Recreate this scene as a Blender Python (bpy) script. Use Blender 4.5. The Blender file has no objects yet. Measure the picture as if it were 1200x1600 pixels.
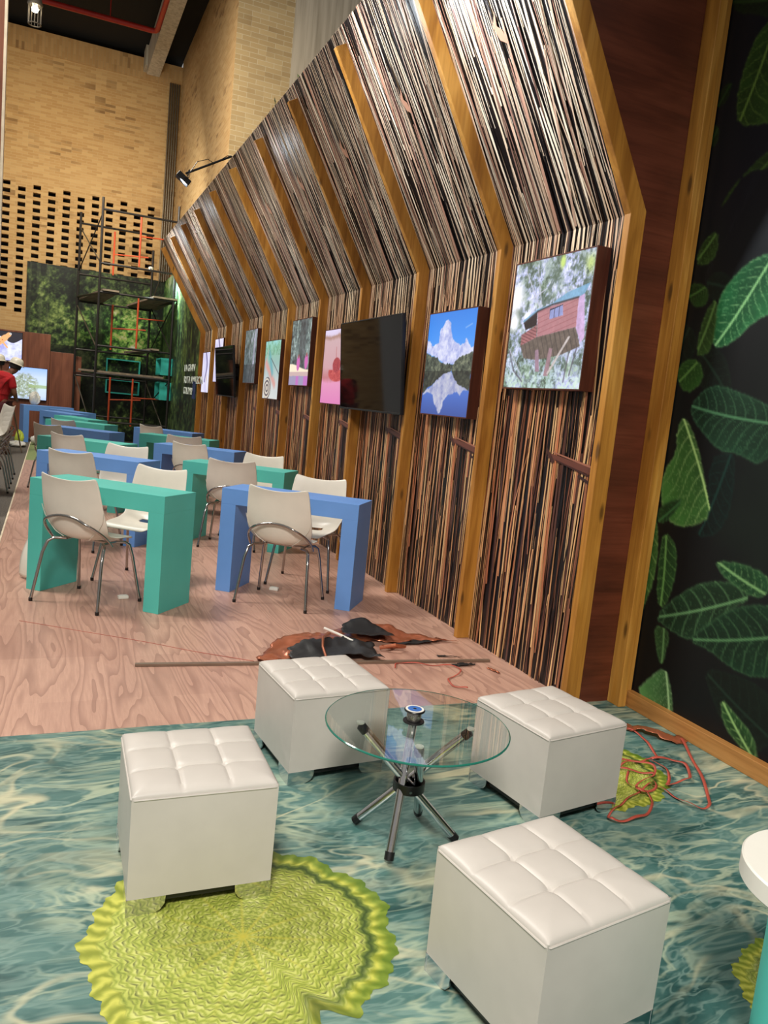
import bpy, bmesh, math, random
import numpy as np
from mathutils import Vector, Matrix
C = bpy.context.scene.collection
PI = math.pi
R = math.radians
# ------------------------------------------------------------------ camera
cam_d = bpy.data.cameras.new('camera'); cam = bpy.data.objects.new('camera', cam_d); C.objects.link(cam)
F, YAW, PITCH, ROLL = 1210.86, 0.4149, 0.1332, 0.0992
cam_d.sensor_fit = 'VERTICAL'; cam_d.sensor_height = 36.0; cam_d.lens = F/1600*36.0
cam_d.clip_start = 0.05; cam_d.clip_end = 200
_f = Vector((math.sin(YAW)*math.cos(PITCH), math.cos(YAW)*math.cos(PITCH), -math.sin(PITCH)))
_r = Vector((math.cos(YAW), -math.sin(YAW), 0)); _u = _r.cross(_f)
_r2 = math.cos(ROLL)*_r + math.sin(ROLL)*_u; _u2 = -math.sin(ROLL)*_r + math.cos(ROLL)*_u
M = Matrix((_r2, _u2, -_f)).transposed().to_4x4(); M.translation = Vector((0, 0, 1.5))
cam.matrix_world = M
bpy.context.scene.camera = cam
vs = bpy.context.scene.view_settings
vs.view_transform = 'Standard'; vs.look = 'None'; vs.gamma = 1.0; vs.use_curve_mapping = False
vs.exposure = 0.0
# ------------------------------------------------------------------ light
w = bpy.data.worlds.new('hall'); bpy.context.scene.world = w; w.use_nodes = True
w.node_tree.nodes['Background'].inputs[0].default_value = (1.0, 0.95, 0.88, 1)
w.node_tree.nodes['Background'].inputs[1].default_value = 0.30
def aim(o, target):
    o.rotation_euler = (Vector(target) - o.location).to_track_quat('-Z', 'Y').to_euler()
def area(name, loc, target, size, power, col=(1, 0.95, 0.88)):
    l = bpy.data.lights.new(name, 'AREA'); l.size = size; l.energy = power; l.color = col
    o = bpy.data.objects.new(name, l); C.objects.link(o); o.location = loc; aim(o, target); return o
def spot(name, loc, target, power, angle, col=(1, 0.95, 0.88), blend=0.6, r=0.05):
    l = bpy.data.lights.new(name, 'SPOT'); l.energy = power; l.spot_size = R(angle); l.spot_blend = blend; l.color = col; l.shadow_soft_size = r
    o = bpy.data.objects.new(name, l); C.objects.link(o); o.location = loc; aim(o, target); return o
area('hall_and_fill_light', (-2.5, 7.0, 7.5), (1.2, 4.0, 0), 1.6, 450)
spot('hall_and_fill_light', (-1.3, -2.2, 5.6), (1.0, 2.9, 0.0), 2150, 62, (1, 0.95, 0.88), 1.0, 0.7)  # unseen fill spot added behind the camera to brighten the stools' near faces
area('hall_and_fill_light', (-1.5, 13.0, 7.5), (1.5, 12.0, 0), 2.0, 420)
spot('brick_light', (-0.6, 16.5, 7.3), (-0.6, 21.5, 6.0), 420, 100, (1.0, 0.74, 0.42), 1.0, 0.3)
spot('brick_light', (1.3, 12.5, 6.2), (3.6, 16.0, 6.6), 230, 90, (1.0, 0.82, 0.55), 0.8, 0.3)
for y, p in ((4.0, 150), (5.4, 60), (9.1, 130), (12.4, 50), (14.6, 130)):
    spot('panel_flood', (1.22, y, 3.72), (2.05, y-0.2, 3.75), p, 120, (0.84, 0.92, 1.0), 0.9, 0.06)
spot('mural_flood', (1.98, 19.0, 4.0), (2.6, 18.9, 3.2), 150, 110, (0.7, 0.95, 1.0), 0.8, 0.05)
area('mural_light', (0.6, 17.0, 6.0), (1.2, 21.5, 2.3), 1.0, 150, (1, 0.97, 0.85))

# ------------------------------------------------------------------ materials
def s2l(c):
    return tuple(((x/255)/12.92 if x/255 <= 0.04045 else (((x/255)+0.055)/1.055)**2.4) for x in c)
def s2l_np(a):
    a = np.clip(a/255.0, 0, 1)
    return np.where(a <= 0.04045, a/12.92, ((a+0.055)/1.055)**2.4)
class NT:
    def __init__(s, name):
        s.m = bpy.data.materials.new(name); s.m.use_nodes = True; s.t = s.m.node_tree
        s.b = s.t.nodes['Principled BSDF']
    def n(s, typ, **kw):
        x = s.t.nodes.new(typ)
        for k, v in kw.items():
            if k.startswith('_'): setattr(x, k[1:], v)
            else: x.inputs[k.replace('__', ' ')].default_value = v
        return x
    def l(s, a, b): s.t.links.new(a, b)
    def ramp(s, fac, stops, interp='LINEAR'):
        r = s.t.nodes.new('ShaderNodeValToRGB'); e = r.color_ramp.elements; r.color_ramp.interpolation = interp
        while len(e) < len(stops): e.new(0.5)
        for i, (p, c) in enumerate(stops):
            e[i].position = p; e[i].color = (*s2l(c), 1)
        s.l(fac, r.inputs[0]); return r.outputs[0]
    def coords(s, scale=(1, 1, 1), rot=(0, 0, 0), loc=(0, 0, 0)):
        tc = s.t.nodes.new('ShaderNodeTexCoord'); mp = s.t.nodes.new('ShaderNodeMapping')
        mp.inputs['Scale'].default_value = scale; mp.inputs['Rotation'].default_value = rot; mp.inputs['Location'].default_value = loc
        s.l(tc.outputs['Object'], mp.inputs[0]); return mp.outputs[0]
    def mix(s, fac, a, b, mode='MIX'):
        x = s.t.nodes.new('ShaderNodeMix'); x.data_type = 'RGBA'; x.blend_type = mode
        for i, v in ((0, fac), (6, a), (7, b)):
            if hasattr(v, 'node'): s.l(v, x.inputs[i])
            elif i == 0: x.inputs[0].default_value = v
            else: x.inputs[i].default_value = (*s2l(v), 1)
        return x.outputs[2]
    def bump(s, h, strength=0.2, dist=0.01):
        b = s.t.nodes.new('ShaderNodeBump'); b.inputs['Strength'].default_value = strength; b.inputs['Distance'].default_value = dist
        s.l(h, b.inputs['Height']); s.l(b.outputs[0], s.b.inputs['Normal'])
def plain(name, col, rough=0.5, metal=0.0, var=0.06, scale=8.0, spec=None, bump=0.0, coat=0.0):
    t = NT(name); nz = t.n('ShaderNodeTexNoise', Scale=scale, Detail=4.0); t.l(t.coords(), nz.inputs['Vector'])
    lo = tuple(max(0, c*(1-var)) for c in col); hi = tuple(min(255, c*(1+var)) for c in col)
    t.l(t.ramp(nz.outputs[0], [(0.3, lo), (0.7, hi)]), t.b.inputs['Base Color'])
    t.b.inputs['Roughness'].default_value = rough; t.b.inputs['Metallic'].default_value = metal
    if spec is not None: t.b.inputs['Specular IOR Level'].default_value = spec
    if coat: t.b.inputs['Coat Weight'].default_value = coat
    if bump: t.bump(nz.outputs[0], bump, 0.002)
    return t.m
def attr_mat(name, rough=0.5, emit=0.0, spec=0.5, coat=0.0):
    t = NT(name); a = t.n('ShaderNodeAttribute', _attribute_name='Col')
    if emit:
        t.b.inputs['Base Color'].default_value = (0.02, 0.02, 0.02, 1)
        t.l(a.outputs['Color'], t.b.inputs['Emission Color']); t.b.inputs['Emission Strength'].default_value = emit
    else:
        t.l(a.outputs['Color'], t.b.inputs['Base Color'])
    t.b.inputs['Roughness'].default_value = rough; t.b.inputs['Specular IOR Level'].default_value = spec
    t.b.inputs['Coat Weight'].default_value = coat
    return t.m
def timber(name, dark, mid, light, axis='Z', rough=0.45, knots=True, fine=60.0, long=2.2):
    """sawn wood with grain along one axis and a few dark knots"""
    t = NT(name)
    sc = {'Z': (fine, fine, long), 'Y': (fine, long, fine), 'X': (long, fine, fine)}[axis]
    sc2 = {'Z': (5, 5, 0.9), 'Y': (5, 0.9, 5), 'X': (0.9, 5, 5)}[axis]
    g = t.n('ShaderNodeTexNoise', Scale=1.0, Detail=6.0, Roughness=0.6, Distortion=0.4); t.l(t.coords(sc), g.inputs['Vector'])
    b = t.n('ShaderNodeTexNoise', Scale=1.0, Detail=3.0, Distortion=1.0); t.l(t.coords(sc2), b.inputs['Vector'])
    c1 = t.ramp(b.outputs[0], [(0.3, dark), (0.52, mid), (0.72, light)])
    c2 = t.ramp(g.outputs[0], [(0.35, (200, 190, 175)), (0.6, (255, 255, 255))])
    col = t.mix(0.55, c1, c2, 'MULTIPLY')
    if knots:
        v = t.n('ShaderNodeTexVoronoi', Scale=1.0); sk = {'Z': (9, 9, 2.6), 'Y': (9, 2.6, 9), 'X': (2.6, 9, 9)}[axis]
        t.l(t.coords(sk), v.inputs['Vector'])
        k = t.n('ShaderNodeMapRange'); k.inputs[1].default_value = 0.08; k.inputs[2].default_value = 0.17; k.inputs[3].default_value = 0.75; k.inputs[4].default_value = 0.0
        t.l(v.outputs['Distance'], k.inputs[0])
        col = t.mix(k.outputs[0], col, tuple(x*0.42 for x in dark))
    t.l(col, t.b.inputs['Base Color']); t.b.inputs['Roughness'].default_value = rough
    t.bump(g.outputs[0], 0.12, 0.003)
    return t.m
MT = {}
MT['rib'] = timber('rib_timber', (146, 92, 28), (188, 130, 52), (212, 158, 78), 'Z')
MT['ribY'] = timber('rail_timber', (150, 96, 46), (176, 122, 64), (196, 144, 84), 'Y')
MT['ply'] = timber('dark_ply', (74, 34, 20), (98, 47, 29), (116, 60, 40), 'X', knots=False, fine=60.0, long=2.4)
MT['brown_panel'] = timber('brown_laminate', (110, 62, 42), (132, 78, 54), (148, 92, 66), 'Z', knots=False, fine=40.0, long=1.0)
MT['box_wood'] = timber('box_side_wood', (66, 30, 20), (86, 42, 28), (100, 54, 36), 'Z', knots=False)
MT['edge'] = plain('pale_edge', (226, 210, 182), 0.6)
MT['leather'] = plain('white_leatherette', (194, 188, 180), 0.42, var=0.012, scale=12, bump=0.03)
MT['chrome'] = plain('chrome', (215, 215, 218), 0.08, 1.0, var=0.02)
MT['chrome_dark'] = plain('chrome_leg', (170, 168, 165), 0.16, 1.0, var=0.03)
MT['black'] = plain('black_plastic', (18, 18, 19), 0.4)
MT['blackcloth'] = plain('black_vinyl_back', (22, 23, 24), 0.55)
MT['shell'] = plain('white_plastic', (226, 220, 206), 0.35, var=0.015)
MT['green'] = plain('green_laminate', (84, 190, 177), 0.5, var=0.025, scale=3)
MT['blue'] = plain('blue_laminate', (102, 150, 216), 0.5, var=0.025, scale=3)
MT['teal'] = plain('teal_paint', (60, 190, 176), 0.5)
MT['carpet'] = plain('grey_carpet', (92, 86, 78), 0.95, var=0.3, scale=60, bump=0.4)
MT['concrete'] = None
MT['red'] = plain('red_pipe', (170, 40, 28), 0.45)
MT['orange'] = plain('orange_steel', (205, 80, 40), 0.5)
MT['steel'] = plain('dark_steel', (48, 44, 42), 0.45, 0.5)
MT['plank'] = plain('scaffold_board', (128, 112, 94), 0.8, var=0.2)
MT['galv'] = plain('galvanised', (104, 96, 84), 0.45, 0.7)
MT['ceil'] = plain('black_ceiling', (7, 7, 8), 0.9)
MT['roundtop'] = plain('white_laminate', (226, 224, 214), 0.4, var=0.01)
MT['bronze'] = plain('copper_vinyl', (176, 104, 74), 0.28, 0.55, var=0.14, scale=6)
MT['redstring'] = plain('red_strip', (176, 78, 62), 0.5)
MT['strip'] = plain('bronze_profile', (128, 108, 92), 0.4, 0.3)
MT['white'] = plain('white_plastic_small', (225, 222, 212), 0.4)
MT['bluelabel'] = plain('blue_label', (52, 104, 178), 0.5)
MT['wire'] = plain('steel_wire', (150, 146, 140), 0.3, 0.9, scale=300, var=0.3)
MT['skin'] = plain('skin', (120, 80, 58), 0.55)
MT['shirt'] = plain('red_cotton', (168, 20, 26), 0.85, var=0.12)
MT['trousers'] = plain('maroon_cloth', (72, 20, 24), 0.85, var=0.12)
MT['hat'] = plain('white_helmet', (222, 216, 196), 0.35)
MT['hair'] = plain('dark_hair', (22, 18, 17), 0.7)
MT['boot'] = plain('brown_boot', (96, 64, 46), 0.7)
MT['lime'] = plain('lime_bag', (190, 205, 70), 0.6)
MT['leafgreen'] = plain('green_foliage', (84, 104, 46), 0.7, var=0.3)
MT['tape'] = plain('blue_tape', (40, 70, 120), 0.6)
t = NT('tv_glass'); t.b.inputs['Base Color'].default_value = (0.004, 0.004, 0.005, 1); t.b.inputs['Roughness'].default_value = 0.04; t.b.inputs['Specular IOR Level'].default_value = 0.22
nz = t.n('ShaderNodeTexNoise', Scale=3.0); t.l(t.coords(), nz.inputs['Vector']); t.l(t.ramp(nz.outputs[0], [(0.3, (8, 8, 9)), (0.7, (14, 14, 15))]), t.b.inputs['Base Color'])
MT['tv'] = t.m
t = NT('table_glass'); t.b.inputs['Base Color'].default_value = (0.93, 0.985, 0.965, 1); t.b.inputs['Roughness'].default_value = 0.0
t.b.inputs['Transmission Weight'].default_value = 1.0; t.b.inputs['IOR'].default_value = 1.5
MT['glass'] = t.m
t = NT('table_glass_edge'); t.b.inputs['Base Color'].default_value = (0.03, 0.30, 0.22, 1); t.b.inputs['Roughness'].default_value = 0.1
t.b.inputs['Transmission Weight'].default_value = 0.5
MT['glass_edge'] = t.m
# brick
def brick_mat(name, plane, base, dark, light, mortar, w=0.24, h=0.062, squash=1.0):
    t = NT(name); tc = t.n('ShaderNodeTexCoord'); sp = t.n('ShaderNodeSeparateXYZ'); cb = t.n('ShaderNodeCombineXYZ')
    t.l(tc.outputs['Object'], sp.inputs[0])
    a, b = {'XZ': (0, 2), 'YZ': (1, 2), 'ZX': (2, 0)}[plane]
    t.l(sp.outputs[a], cb.inputs[0]); t.l(sp.outputs[b], cb.inputs[1])
    br = t.n('ShaderNodeTexBrick'); t.l(cb.outputs[0], br.inputs['Vector'])
    br.inputs['Scale'].default_value = 1.0; br.inputs['Brick Width'].default_value = w; br.inputs['Row Height'].default_value = h
    br.inputs['Mortar Size'].default_value = 0.005; br.inputs['Mortar Smooth'].default_value = 0.3; br.inputs['Bias'].default_value = -0.25
    br.inputs['Color1'].default_value = (*s2l(base), 1); br.inputs['Color2'].default_value = (*s2l(light), 1); br.inputs['Mortar'].default_value = (*s2l(mortar), 1)
    # random dark bricks
    sn = t.n('ShaderNodeTexWhiteNoise', _noise_dimensions='2D')
    dv = t.n('ShaderNodeVectorMath', _operation='DIVIDE'); dv.inputs[1].default_value = (w, h, 1); t.l(cb.outputs[0], dv.inputs[0])
    fl = t.n('ShaderNodeVectorMath', _operation='FLOOR'); t.l(dv.outputs[0], fl.inputs[0]); t.l(fl.outputs[0], sn.inputs['Vector'])
    big = t.n('ShaderNodeTexNoise', Scale=0.7, Detail=2.0); t.l(cb.outputs[0], big.inputs['Vector'])
    ml = t.n('ShaderNodeMath', _operation='MULTIPLY'); t.l(sn.outputs['Value'], ml.inputs[0]); t.l(big.outputs[0], ml.inputs[1])
    k = t.n('ShaderNodeMapRange'); k.inputs[1].default_value = 0.43; k.inputs[2].default_value = 0.60; k.inputs[3].default_value = 0; k.inputs[4].default_value = 0.7
    t.l(ml.outputs[0], k.inputs[0])
    t.l(t.mix(k.outputs[0], br.outputs['Color'], dark), t.b.inputs['Base Color']); t.b.inputs['Roughness'].default_value = 0.85
    t.bump(br.outputs['Fac'], -0.5, 0.006)
    return t.m
MT['brickB'] = brick_mat('brick_back', 'XZ', (186, 148, 96), (112, 80, 46), (206, 172, 120), (196, 168, 122))
MT['brickS'] = brick_mat('brick_side', 'YZ', (186, 148, 96), (124, 90, 54), (204, 170, 120), (196, 168, 122))
MT['brickP'] = brick_mat('brick_pier', 'XZ', (178, 154, 112), (136, 112, 76), (196, 174, 132), (202, 190, 160), 0.3, 0.085)
MT['brickT'] = brick_mat('brick_soldier', 'ZX', (180, 142, 92), (120, 88, 54), (196, 160, 110), (176, 148, 104))
t = NT('board_concrete'); wv = t.n('ShaderNodeTexNoise', Scale=1.0, Detail=5.0); t.l(t.coords((14, 14, 0.6)), wv.inputs['Vector'])
t.l(t.ramp(wv.outputs[0], [(0.3, (160, 150, 132)), (0.6, (196, 186, 168))]), t.b.inputs['Base Color']); t.b.inputs['Roughness'].default_value = 0.8
t.bump(wv.outputs[0], 0.3, 0.01); MT['concrete'] = t.m
# printed oak floor
t = NT('printed_oak_floor')
co = t.coords((1, 1, 1))
bk = t.n('ShaderNodeTexBrick'); bk.inputs['Scale'].default_value = 1.0; bk.inputs['Brick Width'].default_value = 0.62; bk.inputs['Row Height'].default_value = 0.62
bk.offset = 0.5; bk.inputs['Mortar Size'].default_value = 0.0012; bk.inputs['Mortar Smooth'].default_value = 1.0
bk.inputs['Color1'].default_value = (*s2l((186, 146, 128)), 1); bk.inputs['Color2'].default_value = (*s2l((202, 162, 142)), 1); bk.inputs['Mortar'].default_value = (*s2l((206, 168, 148)), 1)
rot = t.coords((1, 1, 1), (0, 0, R(90))); t.l(co, bk.inputs['Vector'])
nz = t.n('ShaderNodeTexNoise', Scale=1.0, Detail=3.0, Roughness=0.35, Distortion=0.25); t.l(t.coords((5.5, 0.62, 1)), nz.inputs['Vector'])
m1 = t.n('ShaderNodeMath', _operation='MULTIPLY'); m1.inputs[1].default_value = 13.0; t.l(nz.outputs[0], m1.inputs[0])
fr = t.n('ShaderNodeMath', _operation='FRACT'); t.l(m1.outputs[0], fr.inputs[0])
lines = t.n('ShaderNodeMapRange'); lines.inputs[1].default_value = 0.0; lines.inputs[2].default_value = 0.55; lines.inputs[3].default_value = 1.0; lines.inputs[4].default_value = 0.0
t.l(fr.outputs[0], lines.inputs[0])
fn = t.n('ShaderNodeTexNoise', Scale=1.0, Detail=5.0, Roughness=0.7); t.l(t.coords((90, 6, 1)), fn.inputs['Vector'])
ml = t.n('ShaderNodeMath', _operation='MULTIPLY'); t.l(lines.outputs[0], ml.inputs[0]); t.l(fn.outputs[0], ml.inputs[1])
c = t.mix(ml.outputs[0], bk.outputs['Color'], (132, 94, 82))
c = t.mix(0.35, c, t.ramp(fn.outputs[0], [(0.3, (190, 175, 170)), (0.65, (255, 255, 255))]), 'MULTIPLY')
t.l(c, t.b.inputs['Base Color']); t.b.inputs['Roughness'].default_value = 0.42
MT['oak'] = t.m
# printed water floor
t = NT('printed_water_floor')
wa = t.n('ShaderNodeTexNoise', Scale=1.3, Detail=2.0); t.l(t.coords(), wa.inputs['Vector'])
def vadd(a, b, s):
    sc = t.n('ShaderNodeVectorMath', _operation='SCALE'); sc.inputs['Scale'].default_value = s; t.l(b, sc.inputs[0])
    ad = t.n('ShaderNodeVectorMath', _operation='ADD'); t.l(a, ad.inputs[0]); t.l(sc.outputs[0], ad.inputs[1]); return ad.outputs[0]
def ridge(scale, rotz, det, lo, warp, dist=1.2, loc=(0, 0, 0)):
    v = vadd(t.coords(scale, (0, 0, rotz), loc), wa.outputs['Color'], warp)
    n = t.n('ShaderNodeTexNoise', Scale=1.0, Detail=det, Roughness=0.5, Distortion=dist); t.l(v, n.inputs['Vector'])
    a = t.n('ShaderNodeMath', _operation='SUBTRACT'); a.inputs[1].default_value = 0.5; t.l(n.outputs[0], a.inputs[0])
    b = t.n('ShaderNodeMath', _operation='ABSOLUTE'); t.l(a.outputs[0], b.inputs[0])
    r = t.n('ShaderNodeMapRange', _interpolation_type='SMOOTHSTEP'); r.inputs[1].default_value = 0.0; r.inputs[2].default_value = lo; r.inputs[3].default_value = 1.0; r.inputs[4].default_value = 0.0
    t.l(b.outputs[0], r.inputs[0]); return r.outputs[0]
r1 = ridge((1.1, 2.6, 1), R(-28), 2.0, 0.035, 1.2)
r2 = ridge((3.2, 10.0, 1), R(-36), 3.0, 0.07, 2.2, 0.8, (3, 1, 0))
r3 = ridge((7.0, 24.0, 1), R(-20), 2.0, 0.10, 3.0, 0.8, (5, 7, 0))
bs = t.n('ShaderNodeTexNoise', Scale=1.0, Detail=5.0, Roughness=0.62, Distortion=0.8); t.l(vadd(t.coords((1.6, 5.0, 1), (0, 0, R(-30))), wa.outputs['Color'], 1.5), bs.outputs[0].node.inputs['Vector'])
base = t.ramp(bs.outputs[0], [(0.28, (30, 64, 62)), (0.44, (56, 96, 92)), (0.60, (84, 121, 115)), (0.78, (132, 154, 138))])
base = t.mix(t.n('ShaderNodeMath', _operation='MULTIPLY').outputs[0], base, (120, 150, 138)) if False else base
def scaled(x, k):
    m = t.n('ShaderNodeMath', _operation='MULTIPLY'); m.inputs[1].default_value = k; t.l(x, m.inputs[0]); return m.outputs[0]
def mul(x, y):
    m = t.n('ShaderNodeMath', _operation='MULTIPLY'); t.l(x, m.inputs[0]); t.l(y, m.inputs[1]); return m.outputs[0]
mask = t.n('ShaderNodeTexNoise', Scale=2.2, Detail=2.0); t.l(t.coords((1, 1, 1), (0, 0, 0), (9, 2, 0)), mask.inputs['Vector'])
mk = t.n('ShaderNodeMapRange'); mk.inputs[1].default_value = 0.38; mk.inputs[2].default_value = 0.62; t.l(mask.outputs[0], mk.inputs[0])
base = t.mix(scaled(r3, 0.30), base, (150, 176, 164))
base = t.mix(scaled(mul(r2, mk.outputs[0]), 0.75), base, (176, 188, 160))
base = t.mix(scaled(mul(r1, mk.outputs[0]), 0.75), base, (206, 200, 164))
t.l(base, t.b.inputs['Base Color']); t.b.inputs['Roughness'].default_value = 0.38
MT['water'] = t.m
# printed grass floor
t = NT('printed_grass_floor'); g = t.n('ShaderNodeTexNoise', Scale=60.0, Detail=4.0); t.l(t.coords(), g.inputs['Vector'])
t.l(t.ramp(g.outputs[0], [(0.3, (92, 112, 62)), (0.7, (156, 168, 108))]), t.b.inputs['Base Color']); t.b.inputs['Roughness'].default_value = 0.7
MT['grass'] = t.m
MT['stalk'] = attr_mat('printed_stalks', 0.33, spec=0.45)
MT['mural'] = attr_mat('printed_mural', 0.5, spec=0.3)
MT['pad'] = attr_mat('printed_lily_pad', 0.38)
MT['screen'] = attr_mat('backlit_picture', 0.3, emit=1.0)

# ------------------------------------------------------------------ mesh helpers
class MB:
    def __init__(s): s.v = []; s.f = []; s.c = []
    def add(s, vs_, fs, col=None):
        o = len(s.v); s.v += [tuple(p) for p in vs_]; s.f += [tuple(i+o for i in f) for f in fs]
        if col is not None: s.c += [col]*len(vs_)
        return s
    def box(s, a, b, m=None):
        (x0, y0, z0), (x1, y1, z1) = a, b
        p = [Vector(q) for q in ((x0,y0,z0),(x1,y0,z0),(x1,y1,z0),(x0,y1,z0),(x0,y0,z1),(x1,y0,z1),(x1,y1,z1),(x0,y1,z1))]
        if m is not None: p = [m @ q for q in p]
        return s.add(p, [(0,3,2,1),(4,5,6,7),(0,1,5,4),(1,2,6,5),(2,3,7,6),(3,0,4,7)])
    def prism(s, poly, n):
        """extrude polygon (list of 3D points) by vector n"""
        k = len(poly); n = Vector(n); a = [Vector(p) for p in poly]; b = [p+n for p in a]
        fs = [tuple(range(k-1, -1, -1)), tuple(range(k, 2*k))] + [(i, (i+1) % k, (i+1) % k+k, i+k) for i in range(k)]
        return s.add(a+b, fs)
    def tube(s, pts, r, seg=8, cap=True, closed=False):
        pts = [Vector(p) for p in pts]; n = len(pts); rs = r if isinstance(r, (list, tuple)) else [r]*n
        vs_ = []; prev = None
        for i, p in enumerate(pts):
            if closed: d = pts[(i+1) % n]-pts[i-1]
            else: d = pts[min(i+1, n-1)]-pts[max(i-1, 0)]
            d.normalize()
            if prev is None:
                a = Vector((0, 0, 1)) if abs(d.z) < 0.9 else Vector((1, 0, 0)); u = d.cross(a).normalized()
            else:
                u = (prev - d*prev.dot(d)).normalized()
            prev = u; v = d.cross(u)
            for k in range(seg):
                t_ = 2*PI*k/seg; vs_.append(p + (u*math.cos(t_)+v*math.sin(t_))*rs[i])
        fs = []
        for i in range(n if closed else n-1):
            j = (i+1) % n
            for k in range(seg): fs.append((i*seg+k, i*seg+(k+1) % seg, j*seg+(k+1) % seg, j*seg+k))
        if cap and not closed:
            fs.append(tuple(range(seg-1, -1, -1))); fs.append(tuple((n-1)*seg+k for k in range(seg)))
        return s.add(vs_, fs)
    def lathe(s, prof, c=(0, 0, 0), seg=32, m=None):
        vs_ = []
        for r_, z_ in prof:
            for k in range(seg):
                t_ = 2*PI*k/seg; p = Vector((c[0]+r_*math.cos(t_), c[1]+r_*math.sin(t_), c[2]+z_)); vs_.append(m @ p if m is not None else p)
        fs = []
        for i in range(len(prof)-1):
            for k in range(seg): fs.append((i*seg+k, i*seg+(k+1) % seg, (i+1)*seg+(k+1) % seg, (i+1)*seg+k))
        fs.append(tuple(range(seg-1, -1, -1))); fs.append(tuple((len(prof)-1)*seg+k for k in range(seg)))
        return s.add(vs_, fs)
    def build(s, name, mat, parent=None, smooth=False, bevel=0, sharp=None):
        me = bpy.data.meshes.new(name); me.from_pydata(s.v, [], s.f); me.validate(); me.update()
        if s.c:
            at = me.color_attributes.new('Col', 'FLOAT_COLOR', 'POINT')
            at.data.foreach_set('color', np.array([(*c_, 1.0) for c_ in s.c], dtype=np.float32).ravel())
        o = bpy.data.objects.new(name, me); C.objects.link(o); me.materials.append(mat)
        if smooth:
            me.polygons.foreach_set('use_smooth', [True]*len(me.polygons))
            me.set_sharp_from_angle(angle=R(sharp or 40))
        if bevel:
            b = o.modifiers.new('bevel', 'BEVEL'); b.width = bevel; b.segments = 2; b.limit_method = 'ANGLE'
        if parent: o.parent = parent
        return o
def tag(o, label, cat, group=None, kind=None):
    o['label'] = label; o['category'] = cat
    if group: o['group'] = group
    if kind: o['kind'] = kind
    return o
def empty(name, loc, rz=0.0):
    o = bpy.data.objects.new(name, None); C.objects.link(o); o.empty_display_size = 0.1
    o.location = loc; o.rotation_euler = (0, 0, rz); return o
def thing(name, label, cat, loc=(0, 0, 0), rz=0.0, group=None):
    return tag(empty(name, loc, rz), label, cat, group)
def copy_tree(o, parent=None):
    c_ = o.copy(); C.objects.link(c_); c_.parent = parent
    for ch in list(o.children): copy_tree(ch, c_)
    return c_
def struct(o):
    o['kind'] = 'structure'; return o
def grid_mesh(name, P, img, mat, parent=None):
    """P(i,j)->3D for an H x W grid of colours img (H,W,3) in sRGB 0..255; row 0 = top"""
    H_, W_ = img.shape[:2]
    V = P
    idx = np.arange(H_*W_).reshape(H_, W_)
    q = np.stack([idx[1:, :-1], idx[1:, 1:], idx[:-1, 1:], idx[:-1, :-1]], -1).reshape(-1, 4)
    me = bpy.data.meshes.new(name)
    me.vertices.add(H_*W_); me.vertices.foreach_set('co', V.reshape(-1).astype(np.float32))
    me.loops.add(q.size); me.loops.foreach_set('vertex_index', q.reshape(-1).astype(np.int32))
    me.polygons.add(len(q)); me.polygons.foreach_set('loop_start', np.arange(0, q.size, 4, dtype=np.int32))
    me.update(calc_edges=True)
    at = me.color_attributes.new('Col', 'FLOAT_COLOR', 'POINT')
    c4 = np.ones((H_*W_, 4), dtype=np.float32); c4[:, :3] = s2l_np(img.reshape(-1, 3)); at.data.foreach_set('color', c4.ravel())
    me.materials.append(mat); o = bpy.data.objects.new(name, me); C.objects.link(o)
    if parent: o.parent = parent
    return o
# ------------------------------------------------------------------ painting helpers (colour grids)
def vnoise(H_, W_, fy, fx, seed, octs=4, rough=0.55):
    """fractal value noise 0..1; fy, fx = cells across the grid"""
    rs = np.random.RandomState(seed); out = np.zeros((H_, W_)); amp = 1.0; tot = 0
    for o_ in range(octs):
        ny, nx = int(max(2, fy))+2, int(max(2, fx))+2; g = rs.rand(ny, nx)
        y = np.linspace(0, ny-2-1e-6, H_); x = np.linspace(0, nx-2-1e-6, W_)
        yi = y.astype(int); xi = x.astype(int); ty = y-yi; tx = x-xi; ty = ty*ty*(3-2*ty); tx = tx*tx*(3-2*tx)
        a = g[yi][:, xi]; b = g[yi][:, xi+1]; c_ = g[yi+1][:, xi]; d = g[yi+1][:, xi+1]
        out += amp*((a*(1-tx)+b*tx)*(1-ty)[:, None] + (c_*(1-tx)+d*tx)*ty[:, None]); tot += amp
        amp *= rough; fy *= 2; fx *= 2
    out /= tot
    return (out-out.min())/(out.max()-out.min())
def lerp(img, mask, col):
    m_ = np.clip(mask, 0, 1)[..., None]; img[:] = img*(1-m_)+np.array(col, float)*m_
def rampnp(v, stops):
    xs = [s_[0] for s_ in stops]; return np.stack([np.interp(v, xs, [s_[1][k] for s_ in stops]) for k in range(3)], -1)
def inpoly(X, Y, pts):
    ins = np.zeros(X.shape, bool); n = len(pts)
    for i in range(n):
        (x0, y0), (x1, y1) = pts[i], pts[(i+1) % n]
        if y0 == y1: continue
        c_ = ((y0 > Y) != (y1 > Y)) & (X < (x1-x0)*(Y-y0)/(y1-y0)+x0); ins ^= c_
    return ins
def seg_dist(X, Y, a, b):
    ax, ay = a; bx, by = b; dx, dy = bx-ax, by-ay; L = dx*dx+dy*dy+1e-12
    t_ = np.clip(((X-ax)*dx+(Y-ay)*dy)/L, 0, 1); return np.hypot(X-ax-t_*dx, Y-ay-t_*dy), t_
def blur(a, k=1):
    for _ in range(k):
        p = np.pad(a, [(1, 1), (1, 1)]+[(0, 0)]*(a.ndim-2), mode='edge')
        a = (p[:-2, 1:-1]+p[2:, 1:-1]+p[1:-1, :-2]+p[1:-1, 2:]+2*p[1:-1, 1:-1])/6
    return a
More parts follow.
